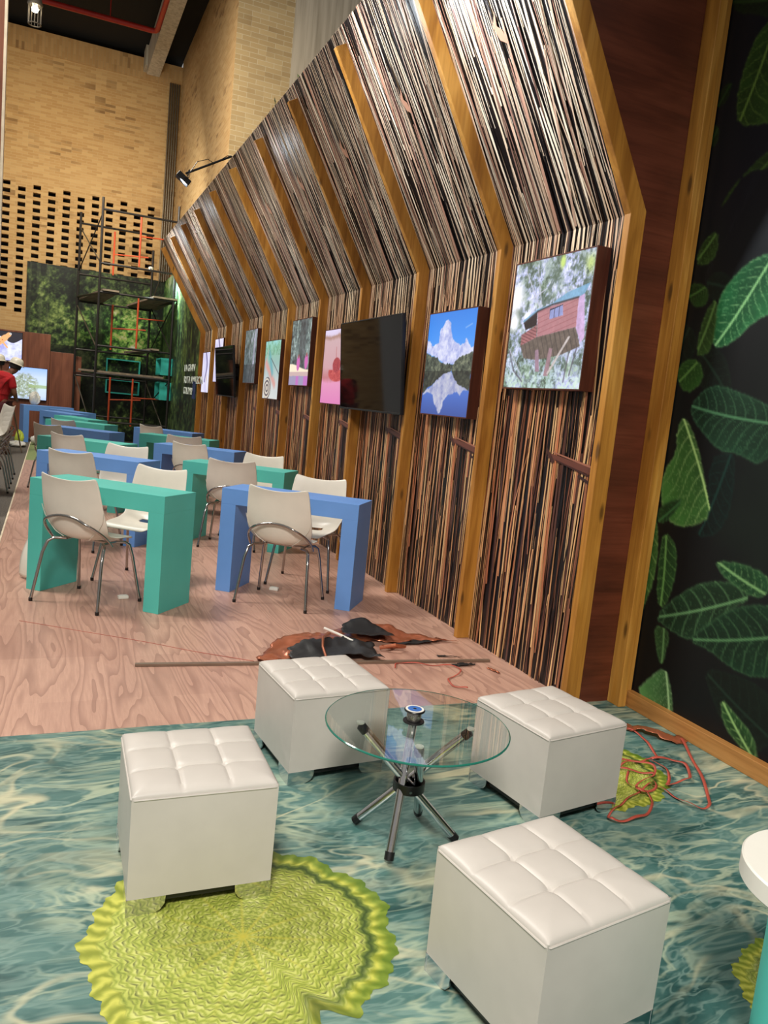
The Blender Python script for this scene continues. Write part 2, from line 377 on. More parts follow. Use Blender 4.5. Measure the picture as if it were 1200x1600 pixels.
def rect_grid(H_, W_, tl, tr, bl, br):
    tl, tr, bl, br = [np.array(p, float) for p in (tl, tr, bl, br)]
    v = np.linspace(0, 1, H_)[:, None, None]; u = np.linspace(0, 1, W_)[None, :, None]
    return (tl*(1-u)+tr*u)*(1-v)+(bl*(1-u)+br*u)*v
# outlines (metres on the mural; 0..1 on the pictures)
LEAVES = [([(3.11,1.66),(3.025,1.754),(2.93,1.774),(2.781,1.734),(2.65,1.695),(2.519,1.625),(2.591,1.397),(2.771,1.452),(2.882,1.454),(2.979,1.523),(3.059,1.583)],(2.654,1.606),(3.102,1.667),(26,62,42),(70,115,80)),([(2.923,1.412),(2.802,1.449),(2.764,1.415),(2.743,1.193),(2.801,1.044),(2.943,1.003),(2.881,1.12)],(2.799,1.436),(2.926,1.006),(10,30,28),(18,48,42)),([(3.137,1.619),(3.021,1.481),(2.933,1.294),(2.859,1.13),(2.939,1.07),(3.055,1.036),(3.153,1.06),(3.224,1.174),(3.223,1.313),(3.151,1.417),(3.175,1.536)],(3.143,1.605),(2.859,1.13),(66,118,52),(150,180,110)),([(3.26,1.112),(3.189,0.955),(3.173,0.733),(3.227,0.56),(3.269,0.416),(3.281,0.677),(3.265,0.941)],(3.248,1.1),(3.265,0.424),(66,118,52),(130,165,90)),([(3.16,1.003),(3.043,0.929),(3.032,0.739),(3.076,0.588),(3.139,0.613),(3.167,0.847)],(3.141,0.999),(3.104,0.587),(40,82,40),(95,135,70)),([(3.235,1.088),(3.155,1.163),(3.05,1.186),(3.135,1.063),(3.203,1.023)],(3.058,1.184),(3.221,1.034),(30,66,32),(50,90,50)),([(3.14,0.527),(2.987,0.696),(2.834,0.802),(2.651,0.841),(2.539,0.802),(2.655,0.707),(2.715,0.613),(2.854,0.476),(3.019,0.493)],(2.546,0.8),(3.14,0.527),(28,62,38),(90,130,85)),([(2.792,0.917),(2.64,0.938),(2.498,0.922),(2.454,0.873),(2.478,0.818),(2.538,0.796),(2.647,0.823),(2.749,0.862)],(2.48,0.83),(2.784,0.918),(34,84,48),(110,150,95)),([(2.889,0.479),(2.763,0.611),(2.628,0.728),(2.471,0.784),(2.353,0.77),(2.299,0.492),(2.408,0.458),(2.509,0.427),(2.617,0.438),(2.736,0.475)],(2.41,0.645),(2.882,0.488),(20,54,34),(75,115,75)),([(3.132,0.487),(3.019,0.493),(3.012,0.411),(3.031,0.277),(3.086,0.358)],(3.057,0.495),(3.035,0.276),(50,88,46),(90,125,75)),([(3.191,0.087),(3.111,0.191),(3.008,0.3),(2.938,0.185),(2.903,0.059),(3.046,0.064)],(3.006,0.293),(2.931,0.061),(80,132,74),(150,185,130)),([(2.632,0.277),(2.53,0.229),(2.416,0.176),(2.366,0.063),(2.456,0.083),(2.591,0.151)],(2.379,0.057),(2.629,0.276),(46,92,46),(130,165,100)),([(3.073,3.339),(3.035,3.434),(2.939,3.493),(2.828,2.993),(2.904,2.993),(3.069,3.028),(3.103,3.161),(3.093,3.258)],(2.927,3.467),(3.07,3.03),(42,74,22),(90,115,50)),([(2.785,2.384),(2.879,2.352),(2.966,2.283),(3.018,2.207),(3.034,2.09),(3.013,1.947),(2.891,1.978),(2.771,2.085),(2.657,2.11),(2.695,2.372)],(2.804,2.254),(3.014,1.953),(36,118,66),(140,195,130)),([(3.112,2.639),(3.042,2.74),(2.877,2.857),(2.802,2.86),(2.799,2.774),(2.98,2.794),(3.061,2.687)],(2.805,2.839),(3.104,2.64),(34,58,18),(60,85,35)),([(3.222,2.395),(3.18,2.509),(3.093,2.543),(3.077,2.424),(3.137,2.373)],(3.095,2.537),(3.219,2.397),(42,70,26),(75,105,50)),([(3.236,2.299),(3.117,2.275),(3.084,2.189),(3.158,2.159),(3.238,2.226)],(3.116,2.269),(3.23,2.225),(30,58,22),(60,90,40)),([(3.104,2.131),(3.028,2.219),(3.017,1.971),(3.047,1.924),(3.128,1.926)],(3.034,2.208),(3.12,1.928),(48,80,32),(80,110,55)),([(3.243,1.828),(3.19,1.902),(3.09,1.901),(3.037,1.792),(3.152,1.716)],(3.09,1.901),(3.224,1.777),(40,80,30),(80,115,55)),([(3.259,3.686),(3.145,3.705),(2.965,3.629),(2.932,3.459),(3.056,3.539),(3.18,3.588)],(2.952,3.561),(3.248,3.67),(18,34,14),(34,54,22)),([(3.26,3.069),(3.207,3.077),(3.178,3.012),(3.207,2.962),(3.245,2.995)],(3.196,3.063),(3.243,2.982),(20,44,20),(34,60,30)),([(3.236,3.224),(3.148,3.275),(3.158,3.177),(3.23,3.153)],(3.146,3.269),(3.228,3.158),(16,36,16),(30,54,24))]
TREEHOUSE = {'roof':[(0.176,0.537),(0.358,0.615),(0.547,0.648),(0.719,0.713),(0.974,0.76),(0.926,0.687),(0.861,0.667),(0.549,0.637),(0.368,0.599),(0.195,0.517)],'wall':[(0.367,0.603),(0.861,0.667),(0.872,0.451),(0.398,0.398)],'side':[(0.861,0.667),(0.923,0.691),(0.984,0.369),(0.945,0.334),(0.866,0.451)],'porch':[(0.195,0.517),(0.364,0.6),(0.377,0.493),(0.227,0.461)],'rail':[(0.179,0.424),(0.377,0.493),(0.391,0.398),(0.183,0.338)],'window':[(0.524,0.606),(0.682,0.629),(0.7,0.548),(0.534,0.527)],'under':[(0.183,0.338),(0.391,0.398),(0.866,0.451),(0.945,0.309),(0.733,0.252),(0.43,0.218),(0.247,0.236)],'trunk1':[(0.393,0.295),(0.438,0.302),(0.483,0.126),(0.429,0.126)],'trunk2':[(0.575,0.306),(0.62,0.305),(0.601,0.096),(0.542,0.096)],'brace':[(0.796,0.389),(0.821,0.384),(0.6,0.103),(0.578,0.111)],'br':[(0.297,0.963),(0.432,0.581),(0.139,0.941),(0.395,0.628),(0.031,0.31),(0.251,0.087),(0.444,0.766),(0.26,0.697)]}
LAKE = {'cloud':[(-0.029,0.745),(0.093,0.711),(0.103,0.673),(0.254,0.707),(0.264,0.824),(0.371,0.915),(0.416,0.927),(0.481,0.888),(0.49,0.823),(0.561,0.728),(0.63,0.697),(0.742,0.673),(0.813,0.686),(0.83,0.734),(0.901,0.683),(0.955,0.641),(0.994,0.654),(1.008,0.599),(0.675,0.519),(0.591,0.488),(0.397,0.499),(0.321,0.544),(-0.003,0.615)],'refl':[(0.046,0.227),(0.127,0.252),(0.264,0.314),(0.422,0.404),(0.575,0.427),(0.665,0.377),(0.724,0.328),(0.979,0.256),(0.923,0.247),(0.866,0.239),(0.834,0.189),(0.762,0.237),(0.573,0.189),(0.493,0.128),(0.455,0.024),(0.41,0.007),(0.344,0.071),(0.272,0.121),(0.245,0.195),(0.135,0.222),(0.006,0.181)],'lt':[(-0.012,0.615),(0.128,0.576),(0.267,0.559),(0.363,0.507),(0.592,0.484),(0.604,0.434),(0.409,0.39),(0.264,0.314),(0.123,0.267),(0.008,0.204)],'rt':[(0.592,0.484),(0.672,0.533),(0.784,0.568),(0.911,0.587),(0.999,0.606),(0.995,0.249),(0.761,0.3),(0.654,0.363),(0.606,0.427)]}
# ================================================================== the setting
XW = 2.69           # face of the slatted wall
RY0, RS = 3.288, 1.2172
def box_obj(name, a, b, mat, bevel=0): return MB().box(a, b).build(name, mat, None, bevel=bevel)
struct(box_obj('floor', (-0.36, 3.38, -0.08), (2.71, 14.75, 0.0), MT['oak']))
struct(box_obj('floor', (-0.36, 14.75, -0.08), (2.71, 18.7, 0.0), MT['grass']))
struct(box_obj('floor', (-2.2, -1.2, -0.08), (3.06, 3.38, 0.0), MT['water']))
struct(box_obj('floor', (-6.0, 3.38, -0.2), (-0.375, 21.5, -0.05), MT['carpet']))
struct(box_obj('floor', (-0.375, 18.7, -0.2), (2.71, 21.5, -0.05), MT['carpet']))
struct(box_obj('trim_1', (-0.375, 3.38, -0.08), (-0.36, 18.7, 0.003), MT['edge']))
# timber ribs
DIR = Vector((-0.5, 0, 0.8660254))
def rib(y_far):
    y0 = y_far-0.048; y1 = y_far
    K = Vector((2.595, 0, 2.569)); T = K+DIR*1.656
    Kb = Vector((XW+0.0, 0, 2.594)); Tb = T+Vector((0.0823, 0, 0.0475))
    poly = [(2.595, y0, 0), (K.x, y0, K.z), (T.x, y0, T.z), (Tb.x, y0, Tb.z), (Kb.x, y0, Kb.z), (XW, y0, 0)]
    return MB().prism(poly, (0, 0.048, 0))
for k in range(11):
    o = rib(RY0+RS*k).build('trim_2', MT['rib'], bevel=0.003); struct(o)
# printed panels between the ribs: one mesh, ten copies
def pos(y, v, d):
    if v < 2.6-1e-6: return (XW-d, y, v)
    if v <= 2.6+1e-6: return (XW-d, y, 2.6-d*0.27)
    q = Vector((XW, 0, 2.6))+DIR*(v-2.6); return (q.x-0.866*d, y, q.z-0.5*d)
VTOP = 2.6+1.79
def stalk_panel():
    rs = random.Random(5); m = MB(); W_ = RS
    blk = s2l((22, 17, 18))
    # backing board with thickness (room side dark print)
    for v0, v1 in ((0, 2.6), (2.6, VTOP)):
        a = [pos(0, v0, 0), pos(W_, v0, 0), pos(W_, v1, 0), pos(0, v1, 0)]; m.add(a, [(0, 3, 2, 1)], blk)
    b = [pos(0, 0, -0.03), pos(W_, 0, -0.03), pos(W_, 2.6, -0.03), pos(0, 2.6, -0.03), pos(W_, VTOP, -0.03), pos(0, VTOP, -0.03)]
    m.add(b, [(0, 1, 2, 3), (3, 2, 4, 5)], blk)
    m.add([pos(0, VTOP, 0), pos(W_, VTOP, 0), pos(W_, VTOP, -0.03), pos(0, VTOP, -0.03)], [(0, 1, 2, 3)], blk)
    m.add([pos(0, 0, 0), pos(0, 2.6, 0), pos(0, VTOP, 0), pos(0, VTOP, -0.03), pos(0, 2.6, -0.03), pos(0, 0, -0.03)], [(0, 1, 4, 5), (1, 2, 3, 4)], blk)
    cols_lo = [(204, 150, 106), (188, 128, 88), (150, 96, 68), (112, 70, 52), (218, 176, 126), (174, 106, 72), (84, 52, 42), (208, 162, 112), (134, 84, 62), (64, 42, 38), (20, 15, 17)]
    cols_hi = [(220, 194, 168), (198, 164, 140), (154, 112, 94), (124, 88, 78), (230, 214, 190), (186, 134, 110), (96, 74, 68), (214, 188, 160), (140, 104, 90), (66, 50, 48), (20, 16, 20)]
    n = 0
    def stalk(u0, v0, u1, v1, w0, w1, i, d, bow=0.0, tone=1.0):
        L = v1-v0; ks = [v0]; v = math.floor(v0/0.2+1)*0.2
        while v < v1-1e-4: ks.append(v); v += 0.2
        ks.append(v1); ks = sorted(set([round(x, 4) for x in ks]))
        out = [2.6 if abs(x-2.6) < 0.02 else x for x in ks]; verts = []; cc = []
        ph = rs.random()*6; tw = rs.uniform(0.9, 1.1)
        for v in out:
            t_ = (v-v0)/L; u = u0+(u1-u0)*t_+bow*math.sin(PI*t_)+0.003*math.sin(ph+v*4)
            wv = (w0+(w1-w0)*t_)*(0.35+0.65*math.sin(PI*min(1, max(0.0, t_*0.94+0.03)))**0.3)
            h = min(1, max(0, (v-1.9)/0.9)); a = cols_lo[i]; b_ = cols_hi[i]
            sh = tone*(1+0.10*math.sin(v*3*tw+ph))
            col = s2l(tuple(min(255, (a[k]*(1-h)+b_[k]*h)*sh) for k in range(3)))
            for e in (-0.5, 0.5):
                verts.append(pos(min(W_, max(0, u+wv*e)), v, d)); cc.append(col)
        o_ = len(m.v); m.v += verts; m.c += cc
        for k in range(len(out)-1): m.f.append((o_+2*k, o_+2*k+2, o_+2*k+3, o_+2*k+1))
    N = 440
    for k in range(N):
        u = rs.random()*W_
        if 0.10 < u < 0.34 and rs.random() < 0.22: u = 0.42+rs.random()*0.75     # darker zone near one edge
        L = rs.uniform(0.7, 2.6); v0 = rs.uniform(-1.2, VTOP-0.3); v1 = min(VTOP, v0+L); v0 = max(0, v0)
        if v1-v0 < 0.3: continue
        th = rs.gauss(0.0, 0.022) + (rs.choice((-1, 1))*rs.uniform(0.03, 0.085) if rs.random() < 0.22 else 0)
        w_ = rs.choice((0.004, 0.006, 0.008, 0.011, 0.014, 0.018, 0.022))
        if rs.random() < 0.27: w_ *= 0.7; ci = 10
        else: ci = rs.choice((0, 0, 1, 1, 2, 3, 4, 4, 5, 6, 7, 8, 0, 7, 4))
        stalk(u, v0, u+th*(v1-v0), v1, w_, w_*rs.uniform(0.5, 1.1), ci, 0.0006+0.00003*k)
    D = 0.0006+0.00003*N
    # bowed shoot, tied branch ends, bracket-like branch, knot leaf
    stalk(0.80, 0.55, 0.70, 1.35, 0.012, 0.006, 1, D+0.0002, bow=0.05)
    for (pu, pv, qu, qv, wd, cl) in ((0.50, 1.33, 0.02, 1.26, 0.042, (104, 62, 52)), (0.46, 1.345, 0.04, 1.285, 0.012, (158, 104, 84)), (0.42, 1.30, 0.06, 1.235, 0.012, (66, 38, 34)),
                                     (0.20, 1.24, 0.02, 1.18, 0.022, (58, 38, 36)), (0.52, 1.36, 0.44, 1.28, 0.03, (72, 44, 38))):
        dx, dz = qu-pu, qv-pv; L = math.hypot(dx, dz); nx, nz_ = -dz/L*wd/2, dx/L*wd/2; D += 0.0002
        m.add([pos(pu+nx, pv+nz_, D), pos(qu+nx, qv+nz_, D), pos(qu-nx, qv-nz_, D), pos(pu-nx*0.3, pv-nz_*0.3, D)], [(0, 1, 2, 3)], s2l(cl))
    for (pu, pv, qu, qv, wd, cl) in ((0.66, 2.62, 0.60, 3.75, 0.030, (186, 142, 120)), (0.50, 2.62, 0.34, 3.5, 0.022, (196, 160, 136)), (0.30, 2.62, 0.40, 3.4, 0.012, (212, 186, 158))):
        D += 0.0002; m.add([pos(pu-wd/2, pv, D), pos(pu+wd/2, pv, D), pos(qu+wd/4, qv, D), pos(qu-wd/4, qv, D)], [(0, 1, 2, 3)], s2l(cl))
    D += 0.0002
    m.add([pos(0.60, 3.62, D), pos(0.66, 3.66, D), pos(0.69, 3.74, D), pos(0.64, 3.80, D), pos(0.655, 3.73, D), pos(0.62, 3.70, D)], [(0, 1, 2, 3, 4, 5)], s2l((182, 134, 110)))
    return m.build('wall_right', MT['stalk'])
p0 = struct(stalk_panel()); p0.location.y = RY0
for k in range(1, 10):
    c_ = p0.copy(); C.objects.link(c_); c_.location.y = RY0+RS*k
# end gable in dark ply, closing the slatted wall towards the seating corner
gp = [(XW+0.02, 3.292, 0), (XW+0.02, 3.292, 2.60), (XW+0.02-0.5*2.2, 3.292, 2.6+0.866*2.2), (3.06, 3.292, 2.6+0.866*2.2), (3.06, 3.292, 0)]
struct(MB().prism(gp, (0, 0.03, 0)).build('wall_gable', MT['ply']))
# post in two steps and the bottom rail
struct(box_obj('trim_3', (2.925, 3.195, 0), (2.975, 3.292, 4.6), MT['rib'], 0.003))
struct(box_obj('trim_3', (2.975, 3.22, 0), (3.025, 3.292, 4.6), MT['rib'], 0.003))
struct(box_obj('trim_4', (2.985, -1.2, 0), (3.04, 3.22, 0.085), MT['ribY'], 0.003))

# leaf mural on the wall beside the seating corner
def leaf_mural():
    y0, y1, z0, z1 = -0.4, 3.26, 0.0, 4.5
    W_, H_ = 480, 620
    img = np.zeros((H_, W_, 3)); Zg, Yg = np.meshgrid(np.linspace(z1, z0, H_), np.linspace(y1, y0, W_), indexing='ij')
    n1 = vnoise(H_, W_, 6, 5, 3, 4); n2 = vnoise(H_, W_, 60, 50, 8, 3); n3 = vnoise(H_, W_, 3, 3, 12, 3)
    img[:] = rampnp(n1, [(0, (6, 9, 10)), (0.5, (10, 15, 17)), (1, (20, 32, 26))])
    lerp(img, np.clip((n3-0.45)*4, 0, 1)*0.6, (9, 11, 26))
    rs = random.Random(3); L = []
    for k in range(26):      # dim leaves deep in the print
        by, bz = rs.uniform(-0.2, 3.2), rs.uniform(0.1, 4.3); a = rs.uniform(0, 2*PI); Ln = rs.uniform(0.25, 0.6); wd = Ln*rs.uniform(0.22, 0.34)
        ca, sa = math.cos(a), math.sin(a); pr_ = [(0, 0), (0.1, 0.8), (0.35, 1), (0.7, 0.6), (1, 0), (0.7, -0.6), (0.35, -1), (0.1, -0.8)]
        L.append(([(by+ca*p*Ln-sa*q*wd, bz+sa*p*Ln+ca*q*wd) for p, q in pr_], (by, bz), (by+ca*Ln, bz+sa*Ln), (14, 27, 21), (22, 40, 30)))
    L += list(LEAVES)
    base = list(LEAVES)
    for k in range(16):      # the foliage goes on beyond the frame
        o_ = base[rs.randrange(len(base))]; dy = -rs.uniform(1.1, 3.0); dz = rs.uniform(-0.6, 0.6)
        L.append(([(a+dy, b+dz) for a, b in o_[0]], (o_[1][0]+dy, o_[1][1]+dz), (o_[2][0]+dy, o_[2][1]+dz), o_[3], o_[4]))
    for out, b, t_, col, vein in L:
        P_ = np.array(out)
        # smooth outline (Chaikin)
        for _ in range(1):
            Q = np.roll(P_, -1, 0); P_ = np.stack([P_*0.75+Q*0.25, P_*0.25+Q*0.75], 1).reshape(-1, 2)
        ins = inpoly(Yg, Zg, [tuple(p) for p in P_]).astype(float)
        if ins.sum() < 4: continue
        ax = np.array([t_[0]-b[0], t_[1]-b[1]]); Ln = np.hypot(*ax)+1e-6; ax /= Ln
        s_ = (Yg-b[0])*ax[0]+(Zg-b[1])*ax[1]; d_ = -(Yg-b[0])*ax[1]+(Zg-b[1])*ax[0]
        d_ = d_+0.04*np.sin(s_/Ln*3)*Ln*0.5
        m_ = blur(ins, 1)
        tone = 0.72+0.5*n2*0.6+0.25*(np.abs(d_)/(Ln*0.4))
        lay = np.array(col, float)[None, None]*tone[..., None]*0.80
        img[:] = img*(1-m_[..., None])+lay*m_[..., None]
        # side veins sweep from the midrib
        ph = (s_/Ln-0.65*np.abs(d_)/Ln)*7.5+0.2*np.sin(d_/Ln*14)
        vv = np.abs((ph % 1)-0.5); vmask = np.clip(1.25-vv/0.085, 0, 1)*ins*np.clip(1.3-np.abs(d_)/(Ln*0.5), 0, 1)
        lerp(img, vmask*0.62, tuple(v*0.9 for v in vein))
        net = np.clip(1-np.abs((n2*7 % 1)-0.5)/0.10, 0, 1)*ins; lerp(img, net*0.34, vein)
        lerp(img, np.clip(1.3-np.abs(d_)/0.008, 0, 1)*ins*0.95, tuple(min(255, v*1.12) for v in vein))
        edge = np.clip(m_*(1-blur(ins, 3))*2.2, 0, 1); lerp(img, edge*0.5, vein)
    P3 = np.stack([np.full(Yg.shape, 3.03), Yg, Zg], -1)
    o = grid_mesh('wall_right', P3[:, ::-1], img[:, ::-1], MT['mural']); struct(o)
    # board behind the print
    struct(box_obj('wall_right', (3.033, y0, z0), (3.09, y1+0.09, z1), MT['brown_panel']))
leaf_mural()

# ---------------------------------------------------------------- far end of the hall
def jungle(H_, W_, seed, bright):
    n = vnoise(H_, W_, H_/7, W_/7, seed, 4, 0.75); b = vnoise(H_, W_, 7, 6, seed+1, 4, 0.6); f = vnoise(H_, W_, H_/3, W_/3, seed+2, 2, 0.8)
    v = 0.42*n+0.38*b+0.2*f
    v = (v-v.mean())/v.std()*0.17+0.36
    img = rampnp(v, [(0.10, (6, 10, 6)), (0.30, (22, 32, 18)), (0.46, (50, 66, 34)), (0.62, (88, 108, 56)), (0.80, (136, 158, 84)), (1.0, (196, 214, 130))])
    Y, X = np.meshgrid(np.linspace(0, 1, H_), np.linspace(0, 1, W_), indexing='ij')
    g = np.exp(-(((X-bright[0])/bright[2])**2+((Y-bright[1])/bright[3])**2))
    k = np.clip(g*1.4*(0.3+n), 0, 1)[..., None]
    img = img*(1-0.75*k)+np.clip(img*2.2+np.array([10, 40, 5]), 0, 235)*0.75*k
    return img, X, Y
def back_mural():
    x0, x1, z0, z1 = -0.64, 2.62, -0.05, 4.17; H_, W_ = 250, 200
    img, X, Y = jungle(H_, W_, 21, (0.70, 0.36, 0.34, 0.17))
    trunks = vnoise(H_, W_, 3, 40, 5, 2); lerp(img, (trunks > 0.72)*(Y < 0.5)*0.35, (96, 104, 78))
    lerp(img, (vnoise(H_, W_, 4, 4, 15, 2) > 0.62)*(Y > 0.45)*0.55, (8, 12, 8))
    lerp(img, (vnoise(H_, W_, 3, 4, 16, 2) > 0.55)*(Y < 0.45)*(X < 0.6)*0.5, (10, 14, 10))
    P3 = rect_grid(H_, W_, (x0, 21.46, z1), (x1, 21.46, z1), (x0, 21.46, z0), (x1, 21.46, z0))
    struct(grid_mesh('wall_back', P3, img, MT['mural']))
    struct(box_obj('wall_back', (x0, 21.465, z0), (x1+0.1, 21.50, z1), MT['steel']))
back_mural()
def side_mural():
    ya, yb, z0, z1 = 21.46, 15.52, -0.05, 4.17; H_, W_ = 250, 300
    img, X, Y = jungle(H_, W_, 41, (0.25, 0.1, 0.3, 0.2))
    fall = vnoise(H_, W_, 6, 90, 55, 3); lerp(img, np.clip((fall-0.45)*3, 0, 1)*(X < 0.62)*np.clip(0.75-Y*0.8, 0, 1)*0.8, (120, 176, 140))
    pale = vnoise(H_, W_, 4, 70, 61, 3); lerp(img, np.clip(1-np.abs(X-0.36)/0.30, 0, 1)*np.clip(1-Y/0.24, 0, 1)*(0.5+0.8*pale), (206, 224, 216))  # pale streaks: waterfall print plus the floodlight's whitish glow painted in at the top
    yl = vnoise(H_, W_, 8, 60, 57, 3); lerp(img, np.clip((yl-0.5)*3, 0, 1)*(X > 0.5)*np.clip(1.1-np.abs(Y-0.45)*2.2, 0, 1)*0.6, (132, 148, 50))
    lerp(img, np.clip((Y-0.55)*2.2, 0, 1)*0.6, (18, 30, 28))
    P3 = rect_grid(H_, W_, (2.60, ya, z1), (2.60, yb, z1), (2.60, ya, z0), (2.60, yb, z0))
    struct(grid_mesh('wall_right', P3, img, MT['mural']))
    struct(box_obj('wall_right', (2.605, yb, z0), (2.64, ya, z1), MT['steel']))
side_mural()
# lettering on the side mural (white lines of text) and the blue patch beside it
def text(txt, loc, size, rot, mat, name, sx=1.0):
    cu = bpy.data.curves.new(name, 'FONT'); cu.body = txt; cu.size = size; cu.extrude = 0.004; cu.space_character = 0.95
    o = bpy.data.objects.new(name, cu); C.objects.link(o)
    bpy.context.view_layer.update()
    me = bpy.data.meshes.new_from_object(o.evaluated_get(bpy.context.evaluated_depsgraph_get())); bpy.data.objects.remove(o)
    q = bpy.data.objects.new(name, me); C.objects.link(q); me.materials.append(mat); q.location = loc; q.rotation_euler = rot; q.scale = (sx, 1, 1)
    return q
MT['letter'] = plain('white_lettering', (214, 220, 208), 0.6)
for txt, z, y, sx in (('LA GRAN', 1.845, 17.14, 1.62), ('RUTA AMAZON', 1.60, 17.12, 1.60), ('COLOMBIA', 1.375, 17.12, 1.32)):
    struct(text(txt, (2.592, y, z), 0.205, (R(90), 0, R(-90)), MT['letter'], 'trim_5', sx))
struct(box_obj('trim_5', (2.588, 15.60, 1.30), (2.598, 15.95, 1.64), plain('navy_print', (30, 48, 92), 0.6)))
# brick wall with rows of open vents
def brick_wall():
    x0, x1 = -4.0, 2.75; zt = 8.95; zb = -0.2; y = 21.5; d = 0.14
    m = MB(); dk = MB(); pitch = 0.333; hw = 0.165; ph = 0.178; hh = 0.098
    n = int((x1-x0-0.1)/pitch); xs = x0+0.1; last = x0
    for k in range(n):
        a = xs+k*pitch; b = a+hw
        m.add([(last, y, zb), (a, y, zb), (a, y, zt), (last, y, zt)], [(0, 1, 2, 3)]); last = b
        zz = zb; top = 5.97-(0.09 if k % 2 else 0); z_ = top-hh-16*ph
        while z_ < top-0.01:
            m.add([(a, y, zz), (b, y, zz), (b, y, z_), (a, y, z_)], [(0, 1, 2, 3)])
            c0, c1 = z_, z_+hh
            m.add([(a, y, c0), (b, y, c0), (b, y+d, c0), (a, y+d, c0), (a, y, c1), (b, y, c1), (b, y+d, c1), (a, y+d, c1)],
                  [(0, 1, 2, 3), (4, 7, 6, 5), (0, 3, 7, 4), (1, 5, 6, 2)])
            zz = c1; z_ += ph
        m.add([(a, y, zz), (b, y, zz), (b, y, zt), (a, y, zt)], [(0, 1, 2, 3)])
    m.add([(last, y, zb), (x1, y, zb), (x1, y, zt), (last, y, zt)], [(0, 1, 2, 3)])
    struct(m.build('wall_back', MT['brickB']))
    struct(box_obj('wall_back', (x0, y+d+0.3, zb), (x1, y+d+0.35, 9.6), MT['ceil']))  # black sheet: shade of the void behind the vents put in as colour
    struct(box_obj('wall_back', (x0, y-0.02, zt), (x1, y+0.4, 9.45), MT['brickT']))
brick_wall()
struct(box_obj('wall_right', (2.75, 14.7, -0.2), (3.0, 21.5, 11), MT['brickS']))
struct(box_obj('wall_right', (2.751, 14.68, 3.6), (3.76, 14.9, 11), MT['brickP']))
struct(box_obj('wall_right', (3.76, 14.68, 3.6), (9.0, 14.9, 11), MT['concrete']))
struct(box_obj('ceiling', (-4, 14.0, 9.6), (2.76, 22, 9.7), MT['ceil']))
struct(box_obj('ceiling', (1.85, 13.0, 8.95), (2.15, 21.1, 9.55), MT['concrete']))
struct(box_obj('ceiling', (1.80, 21.0, 9.12), (2.2, 21.48, 9.58), MT['concrete']))
# brown partition edge at the far left
struct(box_obj('wall_left', (-1.8, 9.0, -0.05), (-0.545, 9.1, 7.0), MT['brown_panel']))
struct(box_obj('trim_6', (-0.545, 8.99, -0.05), (-0.52, 9.11, 7.0), MT['edge']))
# brown panels at the far left with thickness
struct(box_obj('wall_left', (-1.9, 20.6, -0.05), (-0.05, 20.68, 2.44), MT['brown_panel'], 0.004))
struct(box_obj('wall_left', (-0.045, 20.66, -0.05), (0.50, 20.74, 2.05), MT['brown_panel'], 0.004))
struct(box_obj('wall_left', (0.505, 20.70, -0.05), (0.66, 20.78, 2.00), MT['brown_panel'], 0.004))

# conduits in the corner, pipe, hall lamp
for k in range(5):
    x = 2.46+k*0.055
    o = MB().tube([(x, 21.42, 4.15), (x, 21.42, 9.0)], 0.02, 8).build('conduit', MT['galv'], smooth=True)
    tag(o, '%s thin steel conduits running up the brick corner' % ('leftmost of the five', 'second from the left of the five', 'middle one of the five', 'second from the right of the five', 'rightmost of the five')[k], 'pipe', 'conduits in the brick corner')
pts = [(-1.6, 18.7, 9.0), (1.70, 18.7, 9.0), (1.77, 18.66, 9.0), (1.80, 18.58, 9.0), (1.82, 15.0, 9.0)]
pr = thing('sprinkler_pipe', 'red painted pipe bending under the black ceiling', 'pipe', (0, 0, 0))
MB().tube(pts, 0.055, 12).build('pipe', MT['red'], pr, smooth=True)
for p in ((0.85, 18.7, 9.0), (-0.6, 18.7, 9.0)):
    MB().tube([p, (p[0], p[1], 9.6)], 0.012, 6).build('hanger_rod', MT['red'], pr)
hl = thing('pendant_lamp', 'glowing industrial pendant lamp with ribbed glass below the ceiling', 'lamp', (-0.47, 15.0, 7.0))
mb = MB().lathe([(0.02, 0.52), (0.10, 0.50), (0.12, 0.42), (0.11, 0.40), (0.03, 0.40)], seg=20); mb.build('housing', MT['galv'], hl, smooth=True)
t = NT('lamp_glow'); t.b.inputs['Emission Color'].default_value = (1, 0.86, 0.62, 1); t.b.inputs['Emission Strength'].default_value = 14
t.b.inputs['Base Color'].default_value = (0.8, 0.8, 0.8, 1)
MB().lathe([(0.01, 0.30), (0.05, 0.32), (0.06, 0.36), (0.03, 0.40)], seg=16).build('bulb', t.m, hl, smooth=True)
for k in range(12):
    a = 2*PI*k/12; cx, cy = 0.10*math.cos(a), 0.10*math.sin(a)
    MB().tube([(cx, cy, 0.41), (cx*0.95, cy*0.95, 0.12)], 0.006, 6).build('guard_bar', MT['galv'], hl)
MB().tube([(0.096*math.cos(2*PI*k/24), 0.096*math.sin(2*PI*k/24), 0.12) for k in range(24)], 0.009, 6, closed=True).build('guard_ring', MT['galv'], hl, smooth=True)
MB().tube([(0, 0, 0.52), (0, 0, 2.6)], 0.008, 6).build('cord', MT['black'], hl)
